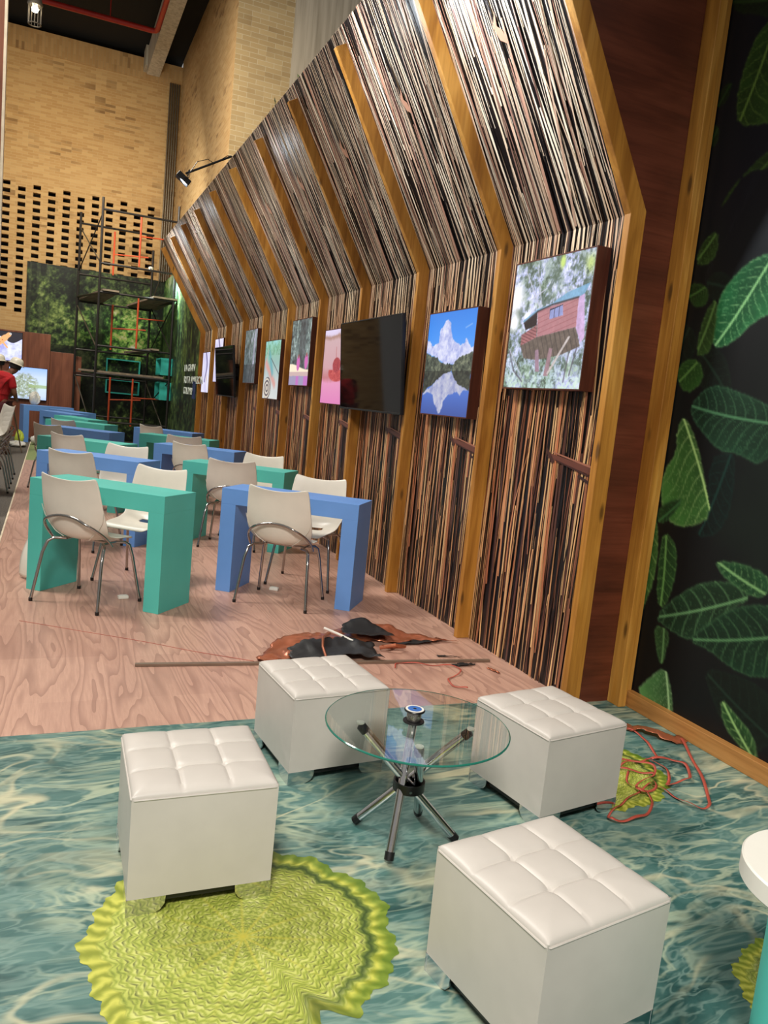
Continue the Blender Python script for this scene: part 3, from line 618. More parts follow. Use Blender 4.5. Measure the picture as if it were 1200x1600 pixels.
# floodlight on its arm above the slatted wall
ay = 9.1
fl = thing('floodlight', 'black floodlight on a thin arm reaching over the slatted wall', 'lamp', (1.785, ay, 4.175))
MB().tube([(0, 0.25, -0.02), (-0.52, 0.03, -0.36)], 0.012, 8).build('arm', MT['black'], fl, smooth=True)
m_ = Matrix.Translation((-0.55, 0.0, -0.43)) @ Matrix.Rotation(R(35), 4, 'Y')
MB().box((-0.08, -0.06, -0.03), (0.08, 0.06, 0.03), m_).build('lamp_head', MT['black'], fl, bevel=0.006)
MB().tube([(-0.50, -0.07, -0.34), (-0.50, -0.07, -0.42), (-0.55, -0.07, -0.43)], 0.006, 6).tube([(-0.50, 0.07, -0.34), (-0.50, 0.07, -0.42), (-0.55, 0.07, -0.43)], 0.006, 6).tube([(-0.50, -0.07, -0.34), (-0.50, 0.07, -0.34)], 0.006, 6).build('bracket', MT['black'], fl)
MB().tube([(-0.50, 0.02, -0.38), (-0.40, 0.08, -0.20), (-0.28, 0.12, -0.14), (-0.2, 0.16, -0.16), (-0.05, 0.22, -0.03), (0.05, 0.3, 0.0)], 0.004, 6).build('cable', MT['black'], fl)
# foliage showing above the slatted wall
rs = random.Random(8)
for nm, (cx, cy, cz), lab in (('plant', (1.98, 7.22, 4.12), 'dark green plant sprig above the slatted wall, the right one of two'), ('plant', (1.98, 7.95, 4.12), 'dark green plant sprig above the slatted wall, the left one of two')):
    m = MB()
    for k in range(70):
        a = rs.uniform(-0.55, 0.55); h = rs.uniform(0.04, 0.24)*(1-abs(a)*0.8); y = cy+rs.uniform(-0.13, 0.13); x = cx+rs.uniform(-0.05, 0.05); z = cz+h
        d = Vector((rs.uniform(-0.5, 0.5), a, 1)).normalized(); L = rs.uniform(0.04, 0.09); s_ = d.cross(Vector((1, rs.uniform(-1, 1), 0.2))).normalized()*L*0.2
        p = Vector((x, y, z)); m.add([p, p+d*L*0.5+s_, p+d*L, p+d*L*0.5-s_], [(0, 1, 2, 3)])
    m.tube([(cx, cy, cz-0.12), (cx, cy, cz+0.2)], 0.01, 6)
    tag(m.build(nm, MT['leafgreen']), lab, 'plant')

# ---------------------------------------------------------------- lily pads printed on the floor
def lily(cx, cy, Rr, notch, seed, z=0.0012):
    NA, NR = 420, 110; rs_ = np.random.RandomState(seed)
    th = np.linspace(0, 2*PI, NA, endpoint=False)
    fr = 1+0.018*np.sin(th*17+1)+0.022*np.sin(th*9)+0.015*np.sin(th*41)+0.012*np.abs(np.sin(th*55))+0.03*np.sin(th*3+seed)
    dn = np.abs((th-notch+PI) % (2*PI)-PI); fr *= 1-0.22*np.exp(-(dn/0.09)**2)
    r = np.linspace(0.0, 1, NR); TH, RR = np.meshgrid(th, r)
    rad = RR*fr[None]*Rr
    X = cx+rad*np.cos(TH); Y = cy+rad*np.sin(TH)
    # scale-like puckers in rings, each ring offset by half a scale
    rings = 21; q = RR**0.85*rings; ri = np.floor(q); fq = q-ri
    ns = np.maximum(10, np.floor(20+70*RR)); 
    ns = np.where(RR < 0.25, 24, np.where(RR < 0.5, 44, 66)).astype(float)
    ta = TH/(2*PI)*ns+0.5*(ri % 2); fa = ta-np.floor(ta)
    zig = np.abs(fa-0.5)*2
    hgt = np.clip(1-np.abs(fq-0.25-0.5*zig)/0.30, 0, 1)      # chevron shading
    nz_ = vnoise(NR, NA, 12, 40, seed, 3)
    img = rampnp(np.clip(0.25+0.45*(1-hgt)+0.45*(nz_-0.4), 0, 1), [(0, (80, 96, 32)), (0.35, (136, 150, 56)), (0.7, (180, 188, 88)), (1, (222, 222, 152))])
    dark = np.clip((fq-0.72)*5, 0, 1)*np.clip(1.2-zig, 0, 1)*(RR > 0.1); lerp(img, dark*0.75, (58, 66, 26))
    for k in range(11):
        a = notch+PI+2*PI*(k/11.0); d = np.abs((TH-a+PI) % (2*PI)-PI)*RR
        lerp(img, np.clip(1-d/0.016, 0, 1)*np.clip(1-RR*1.2, 0, 1)*0.8, (200, 190, 70))
    # folded rim: plain yellow green on one side, dark and frilled on the other
    side = np.clip(0.5+0.9*np.cos(TH-R(25)), 0, 1)
    rim = np.clip((RR-0.86)/0.03, 0, 1)
    rimc = rampnp(np.clip(0.5+0.5*np.sin(TH*58+6*nz_), 0, 1), [(0, (132, 142, 44)), (1, (198, 198, 88))])
    img = img*(1-rim[..., None])+rimc*rim[..., None]
    band = np.clip(1-np.abs(RR-0.83)/0.05, 0, 1)*side; lerp(img, band*0.85, (34, 58, 22))
    lerp(img, np.clip((RR-0.90)/0.05, 0, 1)*side*(0.4+0.5*nz_), (70, 104, 26))
    lerp(img, np.exp(-(((dn[None])/0.12)**2))*np.clip((RR-0.75)*6, 0, 1)*0.6, (70, 78, 34))
    P3 = np.stack([X, Y, np.full(X.shape, z)], -1)
    P3 = np.concatenate([P3, P3[:, :1]], 1); img = np.concatenate([img, img[:, :1]], 1)
    o = grid_mesh('floor', P3, img, MT['pad']); struct(o)
    if o.data.polygons[0].normal.z < 0 or o.data.polygons[5000].normal.z < 0: o.data.flip_normals()
lily(0.55, 1.93, 0.425, R(-68), 1)
lily(2.25, 2.60, 0.345, R(150), 2)
lily(2.05, 1.20, 0.285, R(60), 3)
# ================================================================== stools, glass table
def ottoman(label, corners, z_top=0.38, rnd=0):
    """corners: four ground points of the cube, near-left first, going round"""
    cx = sum(p[0] for p in corners)/4; cy = sum(p[1] for p in corners)/4
    dx = (corners[1][0]-corners[0][0]+corners[2][0]-corners[3][0])/2; dy = (corners[1][1]-corners[0][1]+corners[2][1]-corners[3][1])/2
    rz = math.atan2(dy, dx); h = 0.21; t_ = thing('ottoman', label, 'stool', (cx, cy, 0), rz, 'white cube stools around the glass table')
    # tufted seat: grooves on a 3 x 3 grid, deep points where they cross
    N = 61; V = []; Fc = []
    for j in range(N):
        for i in range(N):
            x = -1+2*i/(N-1); y = -1+2*j/(N-1)
            e = max(abs(x), abs(y)); edge = max(0.0, 1-(e**14))
            g = 0
            for c_ in (-1/3, 1/3):
                g = max(g, math.exp(-((x-c_)/0.022)**2)*(0.55+0.45*min(1, max(0, 1.15-abs(y)))), math.exp(-((y-c_)/0.022)**2)*(0.55+0.45*min(1, max(0, 1.15-abs(x)))))
            pt = sum(math.exp(-((x-a)**2+(y-b)**2)/0.006) for a in (-1/3, 1/3) for b in (-1/3, 1/3))
            fx = (x*3 % 2); puff = abs(math.cos(x*1.5*PI))**0.5*abs(math.cos(y*1.5*PI))**0.5
            z = 0.372-0.010*(1-edge)+0.006*puff-0.0035*g*edge-0.009*pt+0.006*(1-e*e)
            rr = 1.0 if e < 0.999 else 0.996
            V.append((x*h*rr, y*h*rr, z))
    for j in range(N-1):
        for i in range(N-1): Fc.append((j*N+i, j*N+i+1, (j+1)*N+i+1, (j+1)*N+i))
    rim = [j for j in range(N)] + [j*N+N-1 for j in range(1, N)] + [(N-1)*N+i for i in range(N-2, -1, -1)] + [j*N for j in range(N-2, 0, -1)]
    o_ = len(V); V += [(V[k][0]*1.0, V[k][1]*1.0, 0.352) for k in rim]; n = len(rim)
    for k in range(n): Fc.append((rim[k], o_+k, o_+(k+1) % n, rim[(k+1) % n]))
    sm = MB().add(V, Fc).build('seat', MT['leather'], t_, smooth=True, sharp=60)
    # upholstered box with slightly bulging, creased sides
    rs_ = random.Random(rnd); M_ = 24; V = []; Fc = []
    def side_pt(s_, z):   # s_ 0..4 around
        k = int(s_) % 4; f = s_-int(s_); c_ = [(-1, -1), (1, -1), (1, 1), (-1, 1)]; a = c_[k]; b = c_[(k+1) % 4]
        x = a[0]+(b[0]-a[0])*f; y = a[1]+(b[1]-a[1])*f
        nx, ny = ((0, -1), (1, 0), (0, 1), (-1, 0))[k]
        bul = 0.006*math.sin(PI*f)*math.sin(PI*z)
        wr = 0.0014*math.sin(f*30+z*22+k)*math.exp(-((f-0.9)/0.12)**2)*math.exp(-((z-0.15)/0.25)**2)
        ins = 1-0.02*(1-z)*0.4
        return (x*h*ins+nx*(bul+wr), y*h*ins+ny*(bul+wr), 0.052+z*(0.353-0.052))
    NZ = 14
    for zi in range(NZ+1):
        for s_ in range(4*M_): V.append(side_pt(s_/M_, zi/NZ))
    for zi in range(NZ):
        for s_ in range(4*M_): a = zi*4*M_+s_; b = zi*4*M_+(s_+1) % (4*M_); Fc.append((a, b, b+4*M_, a+4*M_))
    Fc.append(tuple(range(4*M_-1, -1, -1)))
    MB().add(V, Fc).build('body', MT['leather'], t_, smooth=True, sharp=50)
    e = h+0.0005; z = 0.3535
    ring = []
    for k in range(4):
        a = [(-1, -1), (1, -1), (1, 1), (-1, 1)][k]; b = [(-1, -1), (1, -1), (1, 1), (-1, 1)][(k+1) % 4]
        for q in range(10): f = 0.02+0.96*q/9; ring.append((e*(a[0]+(b[0]-a[0])*f), e*(a[1]+(b[1]-a[1])*f), z))
    MB().tube(ring, 0.0028, 6, closed=True).build('piping', MT['leather'], t_, smooth=True)
    MB().box((-h*0.93, -h*0.93, 0.03), (h*0.93, h*0.93, 0.055)).build('base', MT['black'], t_)
    for sx in (-1, 1):
        for sy in (-1, 1):       # corner feet: two polished plates with a rounded inner end
            m = MB()
            for ax in (0, 1):
                prof = [(0, 0), (0.075, 0), (0.096, 0.010), (0.108, 0.028), (0.110, 0.052), (0, 0.052)]
                def P_(u, z_, th):
                    a, b = h-u, h-th
                    return (sx*a, sy*b, z_) if ax == 0 else (sx*b, sy*a, z_)
                k = len(prof); A = [P_(u, z_, 0.001) for u, z_ in prof]+[P_(u, z_, 0.007) for u, z_ in prof]
                m.add(A, [tuple(range(k)), tuple(range(2*k-1, k-1, -1))]+[(i, (i+1) % k, (i+1) % k+k, i+k) for i in range(k)])
            m.build('foot', MT['chrome'], t_)
    return t_
ottoman('white cube stool standing on the yellow-green lily pad print, left of the glass table', [(0.246, 2.095), (0.667, 2.085), (0.678, 2.510), (0.252, 2.513)], rnd=1)
ottoman('white cube stool behind the glass table, nearest the copper-coloured vinyl offcut', [(0.905, 2.730), (1.331, 2.770), (1.285, 3.180), (0.865, 3.145)], rnd=2)
ottoman('white cube stool right of the glass table, beside the red strips and timber rail', [(1.716, 2.205), (2.130, 2.272), (2.076, 2.685), (1.665, 2.620)], rnd=3)
ottoman('white cube stool nearest the camera, largest in front at the lower right', [(1.047, 1.255), (1.462, 1.318), (1.410, 1.742), (0.997, 1.678)], rnd=4)

LEGS = [((1.064, 2.409, 0.012), (1.353, 2.16, 0.436)), ((1.088, 2.148, 0.012), (1.212, 2.312, 0.436)), ((1.376, 2.21, 0.012), (0.994, 2.277, 0.436)), ((1.322, 2.408, 0.012), (1.114, 2.068, 0.436))]
gt = thing('coffee_table', 'round glass coffee table on four crossed chrome tube legs', 'table', (1.183, 2.228, 0))
zt = 0.452
top = MB().lathe([(0.300, -0.004), (0.3125, -0.004), (0.3155, -0.0025), (0.3155, 0.0025), (0.3125, 0.004), (0.300, 0.004)], (0, 0, zt), 96)
# glass disc
gd = MB().lathe([(0.0005, -0.004), (0.311, -0.004), (0.3145, -0.0015), (0.3145, 0.0015), (0.311, 0.004), (0.0005, 0.004)], (0, 0, zt), 96)
g_o = gd.build('glass_top', MT['glass'], gt, smooth=True, sharp=30)
g_o.data.materials.append(MT['glass_edge'])
for p in g_o.data.polygons:
    if abs(p.normal.z) < 0.9: p.material_index = 1
hub = Vector((0.002, 0.018, 0.224))
# crossed legs from foot to the opposite top, each passing beside the middle
O_ = Vector((1.183, 2.228, 0))
for f, q in LEGS:
    f = Vector(f)-O_; q = Vector(q)-O_
    ax = (q-f).normalized(); lg = MB().tube([f+ax*0.02, q-ax*0.02], 0.0155, 20).build('leg', MT['chrome'], gt, smooth=True)
    MB().tube([f+ax*0.0, f+ax*0.004, f+ax*0.03], [0.010, 0.0165, 0.0168], 16).build('rubber_cap', MT['black'], lg, smooth=True)
    MB().tube([q-ax*0.03, q-ax*0.004, q], [0.0168, 0.0165, 0.010], 16).build('rubber_cap', MT['black'], lg, smooth=True)
    MB().lathe([(0.012, 0), (0.014, 0.002), (0.014, 0.006)], (q.x, q.y, 0.441), 16).build('suction_pad', MT['white'], lg, smooth=True)
MB().lathe([(0.049, -0.016), (0.055, -0.016), (0.055, 0.016), (0.049, 0.016), (0.049, -0.016)], tuple(hub), 40).build('collar', MT['black'], gt, smooth=True, sharp=30)
MB().tube([hub+Vector((-0.018, -0.050, 0)), hub+Vector((-0.02, -0.058, 0))], 0.005, 10).build('screw', MT['chrome'], gt)
sp = thing('tape_spool', 'small black reel of thin wire with a blue and white label, on the glass table', 'reel', (1.172, 2.238, zt+0.0045))
MB().lathe([(0.001, 0), (0.036, 0), (0.037, 0.002), (0.036, 0.005), (0.02, 0.006)], seg=32).build('lower_flange', MT['black'], sp, smooth=True)
MB().lathe([(0.021, 0.005), (0.0245, 0.010), (0.025, 0.022), (0.0245, 0.034), (0.021, 0.040)], seg=32).build('wire_winding', MT['wire'], sp, smooth=True)
MB().lathe([(0.02, 0.038), (0.035, 0.039), (0.036, 0.042), (0.034, 0.045), (0.001, 0.045)], seg=32).build('upper_flange', MT['black'], sp, smooth=True)
MB().lathe([(0.001, 0.0452), (0.032, 0.0452), (0.032, 0.0458), (0.001, 0.0458)], seg=32).build('label_ring', MT['white'], sp)
MB().lathe([(0.001, 0.0458), (0.024, 0.0458), (0.024, 0.0464), (0.001, 0.0464)], seg=32).build('label', MT['bluelabel'], sp)
MB().lathe([(0.001, 0.0464), (0.006, 0.0464), (0.006, 0.0469), (0.001, 0.0469)], seg=16).build('hub_hole', MT['black'], sp)
MB().tube([(0.022, -0.01, 0.012), (0.05, -0.012, 0.006), (0.085, -0.02, 0.003)], 0.0007, 5).build('wire_end', MT['black'], sp)

# round white table cut by the right edge of the frame
rt = thing('side_table', 'small round white-topped side table on a teal pedestal at the right edge', 'table', (1.684, 1.063, 0))
MB().lathe([(0.17, 0), (0.199, 0.0), (0.203, 0.005), (0.203, 0.048), (0.199, 0.052), (0.001, 0.052)], (0, 0, 0.498), 80).build('table_top', MT['roundtop'], rt, smooth=True, sharp=30)
MB().lathe([(0.124, 0), (0.124, 0.498)], seg=48).build('pedestal', MT['green'], rt, smooth=True, sharp=30)

# ================================================================== desks
def desk(label, FR, ang, mat, grp, L=1.07, D=0.38, H_=0.79, T_=0.118, z0=0.0):
    t_ = thing('desk', label, 'desk', (FR[0], FR[1], z0), R(ang), grp)    # origin at the front right corner, desk runs along -x, depth +y
    MB().box((-L, 0, H_-T_), (0, D, H_)).build('desktop', MT[mat], t_, bevel=0.0015)
    for a in (-L, -T_):
        MB().box((a, 0, 0), (a+T_, D, H_-T_)).build('side_panel', MT[mat], t_, bevel=0.0015)
    return t_
GL = 'desks in the left column'; GR = 'desks in the right column'
for lab, FR, ang, mat, grp in (
    ('green desk at the front of the left column, nearest of the green desks', (0.705, 5.135), -40.5, 'green', GL),
    ('blue desk in the left column, right behind its front green desk', (0.758, 7.335), -36.7, 'blue', GL),
    ('green desk third in the left column, between two blue desks', (0.735, 9.25), -36.5, 'green', GL),
    ('blue desk fourth in the left column, half hidden by a chair back', (0.755, 11.27), -36.5, 'blue', GL),
    ('green desk fifth in the left column, in front of the cluster of far desks', (0.800, 13.08), -36.0, 'green', GL),
    ('green desk turned more steeply, just behind the fifth desk of the left column', (0.605, 14.35), -60, 'green', GL),
    ('smaller-looking blue desk end behind the far green desk on the left', (0.378, 15.95), -58, 'blue', GL),
    ('blue desk at the far left, right in front of the brown panels', (0.559, 17.05), -57, 'blue', GL),
    ('blue desk at the front of the right column, nearest of the blue desks', (2.066, 5.14), -36.4, 'blue', GR),
    ('green desk in the right column, right behind its front blue desk', (2.081, 7.165), -36.5, 'green', GR),
    ('blue desk in the middle of the right column, between two green desks', (2.056, 9.30), -36, 'blue', GR),
    ('green desk fourth in the right column, below the far blue one', (2.090, 11.12), -33, 'green', GR),
    ('blue desk at the far end of the right column', (2.096, 12.63), -39, 'blue', GR)):
    desk(lab, FR, ang, mat, grp)
desk('blue desk farthest at the left, one leg showing against the brown panel', (0.50, 19.35), 14, 'blue', GL, z0=-0.05, H_=0.83)

# ================================================================== chairs
def make_chair():
    t_ = empty('shell_chair', (0, 0, 0))
    # shell: y forward, z up; profile from front lip over seat to top of back
    prof = [(0.235, 0.425), (0.215, 0.443), (0.17, 0.452), (0.09, 0.447), (0.0, 0.440), (-0.07, 0.438), (-0.125, 0.447), (-0.165, 0.475), (-0.190, 0.520), (-0.207, 0.580), (-0.218, 0.650), (-0.226, 0.720), (-0.233, 0.790), (-0.243, 0.850), (-0.250, 0.872)]
    hw = [0.150, 0.185, 0.206, 0.218, 0.224, 0.228, 0.232, 0.240, 0.248, 0.251, 0.248, 0.242, 0.235, 0.228, 0.217]
    curl = [0.0, 0.0, 0.004, 0.012, 0.026, 0.045, 0.065, 0.075, 0.070, 0.058, 0.046, 0.036, 0.028, 0.022, 0.02]   # sides wrap up / forward
    NU = 17; V = []; Fc = []
    for i, (y, z) in enumerate(prof):
        a = prof[max(i-1, 0)]; b = prof[min(i+1, len(prof)-1)]; ty, tz = b[0]-a[0], b[1]-a[1]; L = math.hypot(ty, tz); ny, nz_ = tz/L*1.0, -ty/L*1.0
        # normal towards the sitter: up on the seat, forward on the back
        if nz_ < 0 and i < 7: ny, nz_ = -ny, -nz_
        if i >= 7 and ny < 0: ny, nz_ = -ny, -nz_
        for j in range(NU):
            u = -1+2*j/(NU-1); c_ = curl[i]*abs(u)**2.4
            dip = 0.026*(1-u*u) if i == len(prof)-1 else (0.014*(1-u*u) if i == len(prof)-2 else 0)
            V.append((u*hw[i], y+ny*c_, z+nz_*c_-dip))
    for i in range(len(prof)-1):
        for j in range(NU-1):
            if i == 5 and 5 <= j <= 10: continue       # hand slot at the foot of the back
            Fc.append((i*NU+j, i*NU+j+1, (i+1)*NU+j+1, (i+1)*NU+j))
    sh = MB().add(V, Fc).build('seat_shell', MT['shell'], t_, smooth=True, sharp=180)
    for sx in (0, 1):      # moulded ridges where the sides of the shell fold under
        pts = []
        for i, u in ((10, 1.0), (9, 0.93), (8, 0.80), (7, 0.62), (6, 0.44)):
            f = (1-u if sx == 0 else 1+u)/2*(NU-1); j = min(int(f), NU-2); a = Vector(V[i*NU+j]).lerp(Vector(V[i*NU+j+1]), f-j)
            pts.append(a+Vector((0, -0.0065, -0.004 if i < 8 else 0)))
        MB().tube(pts, 0.0022, 6).build('ridge', MT['shell'], sh, smooth=True)
    so = sh.modifiers.new('thick', 'SOLIDIFY'); so.thickness = 0.007; so.offset = -1
    sb = sh.modifiers.new('sub', 'SUBSURF'); sb.levels = 1; sb.render_levels = 1
    r_ = 0.0105
    for sx in (-1, 1):
        fr = [(sx*0.262, 0.222, 0.012), (sx*0.225, 0.165, 0.33), (sx*0.213, 0.145, 0.405), (sx*0.195, 0.12, 0.424), (sx*0.15, 0.08, 0.424)]
        lg = MB().tube(fr, r_, 10).build('leg', MT['chrome_dark'], t_, smooth=True, sharp=60)
        MB().lathe([(0.011, 0), (0.013, 0.003), (0.013, 0.022), (0.011, 0.024)], (sx*0.262, 0.222, 0.0), 12).build('foot_cap', MT['black'], lg, smooth=True)
        br = [(sx*0.272, -0.222, 0.012), (sx*0.242, -0.165, 0.33), (sx*0.228, -0.135, 0.405), (sx*0.205, -0.10, 0.426), (sx*0.15, -0.05, 0.424)]
        lg = MB().tube(br, r_, 10).build('leg', MT['chrome_dark'], t_, smooth=True, sharp=60)
        MB().lathe([(0.011, 0), (0.013, 0.003), (0.013, 0.022), (0.011, 0.024)], (sx*0.272, -0.222, 0.0), 12).build('foot_cap', MT['black'], lg, smooth=True)
    # chrome hoop rising behind the shell
    hoop = []
    for k in range(25):
        a = PI*k/24; s_ = math.sin(a); x = 0.243*math.cos(a)
        hoop.append((x*(1+0.06*s_), -0.075-0.165*min(1, s_*1.25), 0.425+0.190*s_**0.9))
    MB().tube(hoop, 0.0095, 10).build('back_hoop', MT['chrome_dark'], t_, smooth=True, sharp=60)
    MB().tube([(-0.15, 0.08, 0.424), (-0.15, -0.05, 0.424)], 0.009, 8).tube([(0.15, 0.08, 0.424), (0.15, -0.05, 0.424)], 0.009, 8).tube([(-0.15, 0.02, 0.424), (0.15, 0.02, 0.424)], 0.009, 8).build('under_frame', MT['chrome_dark'], t_, smooth=True)
    return t_
chair0 = make_chair(); used = [False]
def chair(label, x, y, heading, z=0.0, tilt=None, grp='white shell chairs at the desks'):
    c_ = copy_tree(chair0) if used[0] else chair0; used[0] = True
    c_.location = (x, y, z); c_.rotation_euler = tilt if tilt else (0, 0, R(heading-90)); tag(c_, label, 'chair', grp); return c_
chair('white shell chair tucked into the front green desk, its chrome hoop towards the camera', 0.277, 5.482, 47)
chair('white shell chair on the far side of the front green desk, facing the camera', 0.68, 6.07, 230)
chair('white shell chair tucked into the front blue desk, seen from behind', 1.626, 5.446, 54)
chair('white shell chair on the far side of the front blue desk, slot in its back', 1.985, 5.99, 235)
chair('white shell chair at the second blue desk on the left, back to the camera', 0.31, 7.40, 52)
chair('white shell chair at the third, green desk on the left, back to the camera', 0.33, 9.53, 48)
chair('white shell chair at the fourth, blue desk on the left, legs showing beside it', 0.12, 11.12, 48)
chair('white shell chair at the fifth, green desk on the left, back to the camera', 0.33, 12.55, 46)
chair('white shell chair on the far side of the second, blue desk on the left', 0.62, 8.09, 237)
chair('white shell chair at the second, green desk of the right column, back to the camera', 1.69, 7.51, 66)
chair('white shell chair at the middle blue desk of the right column, back to the camera', 1.65, 9.41, 50)
chair('white shell chair at the fourth, green desk of the right column, back to the camera', 1.70, 10.83, 80)
chair('white shell chair at the farthest blue desk of the right column, back to the camera', 1.62, 12.82, 42)
chair('white shell chair on the far side of the second, green desk of the right column', 2.02, 8.06, 233)
for k in range(5):
    chair(('white shell chair stacked at the left edge, lowest of its stack', 'white shell chair stacked at the left edge, second from the bottom', 'white shell chair stacked at the left edge, middle of its stack', 'white shell chair stacked at the left edge, second from the top', 'white shell chair stacked at the left edge, topmost of its stack')[k],
          -0.76+0.018*k, 11.05-0.012*k, 200, z=-0.05+0.062*k, grp='stacked white chairs at the left edge')
# loose shell leaning behind the front green desk
V = []; Fc = []
for i in range(13):
    for j in range(9):
        u = -1+2*j/8; v = i/12; V.append((0.04*(1-u*u)-0.08*v*v, 0.19*u*(1-0.25*v**3), 0.02+0.36*v))
for i in range(12):
    for j in range(8): Fc.append((i*9+j, i*9+j+1, (i+1)*9+j+1, (i+1)*9+j))
cs = MB().add(V, Fc).build('seat_shell', MT['shell'], smooth=True, sharp=180); cs.location = (-0.075, 6.10, 0.0); cs.rotation_euler = (0, R(4), R(-130)); cs.scale = (1, 0.62, 0.8)
so = cs.modifiers.new('t', 'SOLIDIFY'); so.thickness = 0.007
tag(cs, 'loose white chair shell standing on the floor left of the front green desk', 'chair shell')
for x, y, rz, lab in ((0.517, 5.549, 10, 'small white plug box on the floor under the front green desk'), (1.665, 5.767, -30, 'small white plug box on the floor under the front blue desk')):
    s_ = thing('plug_box', lab, 'plug', (x, y, 0), R(rz))
    MB().box((-0.035, -0.02, 0), (0.035, 0.02, 0.022)).build('case', MT['white'], s_, bevel=0.004)
    MB().box((-0.025, -0.012, 0.022), (0.025, 0.012, 0.026)).build('lid', MT['white'], s_, bevel=0.002)
# ================================================================== backlit pictures
def uvgrid(n, m_): 
    v, u = np.meshgrid(np.linspace(1, 0, n), np.linspace(0, 1, m_), indexing='ij'); return u, v
def pic_treehouse(n=240):
    u, v = uvgrid(n, n); T_ = TREEHOUSE
    a = vnoise(n, n, 26, 30, 1, 4, 0.75); b = vnoise(n, n, 5, 5, 2, 3)
    q = 0.55*a+0.45*b; q = (q-q.mean())/q.std()*0.2+0.5
    img = rampnp(q, [(0.05, (66, 78, 66)), (0.3, (112, 128, 120)), (0.5, (164, 174, 208)), (0.7, (206, 210, 244)), (1, (240, 244, 255))])
    gr = vnoise(n, n, 7, 7, 4, 4, 0.7); gr = vnoise(n, n, 7, 7, 4, 4, 0.7); lerp(img, np.clip((gr-0.55)*4, 0, 1)*(0.2+0.4*(a > 0.45)), (140, 160, 134))
    lerp(img, np.clip((vnoise(n, n, 9, 9, 14, 4, 0.7)-0.62)*6, 0, 1)*0.7, (70, 88, 70))
    lerp(img, np.clip(1-np.hypot(u-0.03, (v-0.72))/0.16, 0, 1)*1.6, (250, 250, 255)); lerp(img, np.clip(1-np.hypot(u-0.05, v-0.53)/0.10, 0, 1)*1.6, (248, 250, 255))
    lerp(img, np.clip((0.30-v)*2.5, 0, 1)*(a > 0.5)*0.7, (176, 214, 176))
    lerp(img, np.clip(1-np.hypot((u-0.95)*1.3, v-0.90)/0.11, 0, 1)*(a > 0.4)*1.2, (190, 208, 130)); lerp(img, np.clip(1-np.hypot((u-0.62)*1.6, v-0.95)/0.07, 0, 1)*1.6, (196, 220, 120))
    br = T_['br']
    for k in range(0, len(br), 2):
        d, _ = seg_dist(u, v, br[k], br[k+1]); lerp(img, np.clip(1-d/0.010, 0, 1)*0.9, (196, 196, 214))
    for (p, q_) in (((0.03, 0.30), (0.12, 0.14)), ((0.12, 0.14), (0.26, 0.05)), ((0.86, 0.1), (0.95, 0.45)), ((0.8, 0.05), (0.83, 0.3))):
        d, _ = seg_dist(u, v, p, q_); lerp(img, np.clip(1-d/0.012, 0, 1)*0.9, (88, 82, 96))
    def P_(name, col, nz=0.12):
        m_ = blur(inpoly(u, v, T_[name]).astype(float), 1); c_ = np.array(col, float)*(1+nz*(a-0.5)*2)[..., None]
        img[:] = img*(1-m_[..., None])+c_*m_[..., None]; return m_
    m1 = P_('under', (104, 92, 84), 0.2); lerp(img, m1*(((u*1.0+v*0.5)*17 % 1) < 0.16)*0.6, (60, 54, 54))
    P_('trunk1', (150, 122, 138)); P_('trunk2', (150, 120, 128)); P_('side', (196, 166, 206))
    P_('porch', (44, 34, 36)); mr = P_('rail', (158, 104, 106)); lerp(img, mr*(((v+u*0.30)*40 % 1) < 0.30)*0.7, (92, 52, 56))
    mw = P_('wall', (174, 122, 128), 0.06); lerp(img, mw*(((v-u*0.22)*24 % 1) < 0.18)*0.5, (146, 86, 92))
    P_('window', (142, 150, 200)); x0, y0 = T_['window'][0]; x1, y1 = T_['window'][2]
    wm = inpoly(u, v, T_['window']).astype(float); lerp(img, wm*(v > (y0+0.25*(y1-y0)+0.2*(u-x0)))*0.8, (52, 44, 52)); lerp(img, wm*((((u-x0)/(x1-x0))*3 % 1) < 0.14)*0.8, (70, 60, 78))
    P_('roof', (122, 164, 196)); 
    d, _ = seg_dist(u, v, T_['roof'][0], T_['roof'][7]); 
    for k in range(6, 9): d, _ = seg_dist(u, v, T_['roof'][k], T_['roof'][k+1]); lerp(img, np.clip(1-d/0.012, 0, 1), (60, 50, 54))
    P_('brace', (190, 180, 178))
    return np.clip(img, 0, 255)
def pic_lake(n=220):
    u, v = uvgrid(n, n); a = vnoise(n, n, 16, 16, 7, 4, 0.65); b = vnoise(n, n, 30, 30, 9, 3, 0.7)
    img = rampnp(v, [(0, (58, 84, 160)), (0.2, (74, 112, 200)), (0.45, (88, 140, 224)), (0.5, (110, 170, 246)), (0.75, (70, 150, 246)), (1, (52, 132, 232))])
    w = (a-0.5)*0.035; uu, vv = u+w, v+(b-0.5)*0.03
    m_ = blur(inpoly(uu, vv, LAKE['cloud']).astype(float), 1); c_ = rampnp(0.6*a+0.4*b, [(0.2, (158, 168, 224)), (0.5, (206, 210, 246)), (0.8, (238, 240, 255))]); img = img*(1-m_[..., None])+c_*m_[..., None]
    m_ = blur(inpoly(uu, vv, LAKE['refl']).astype(float), 2); img = img*(1-m_[..., None])+(c_*0.86)*m_[..., None]
    for k in ('lt', 'rt'):
        m_ = blur(inpoly(uu, vv, LAKE[k]).astype(float), 1); c2 = rampnp(b*0.7+a*0.3, [(0.2, (34, 40, 36)), (0.5, (84, 92, 78)), (0.8, (146, 150, 122))])
        c2 = c2*(1-0.35*(v < 0.43))[..., None]; img = img*(1-m_[..., None])+c2*m_[..., None]
    lerp(img, np.clip(1-seg_dist(u, v, (0.80, 0.83), (0.92, 0.86))[0]/0.012, 0, 1)*0.6, (180, 205, 250))
    return np.clip(img, 0, 255)
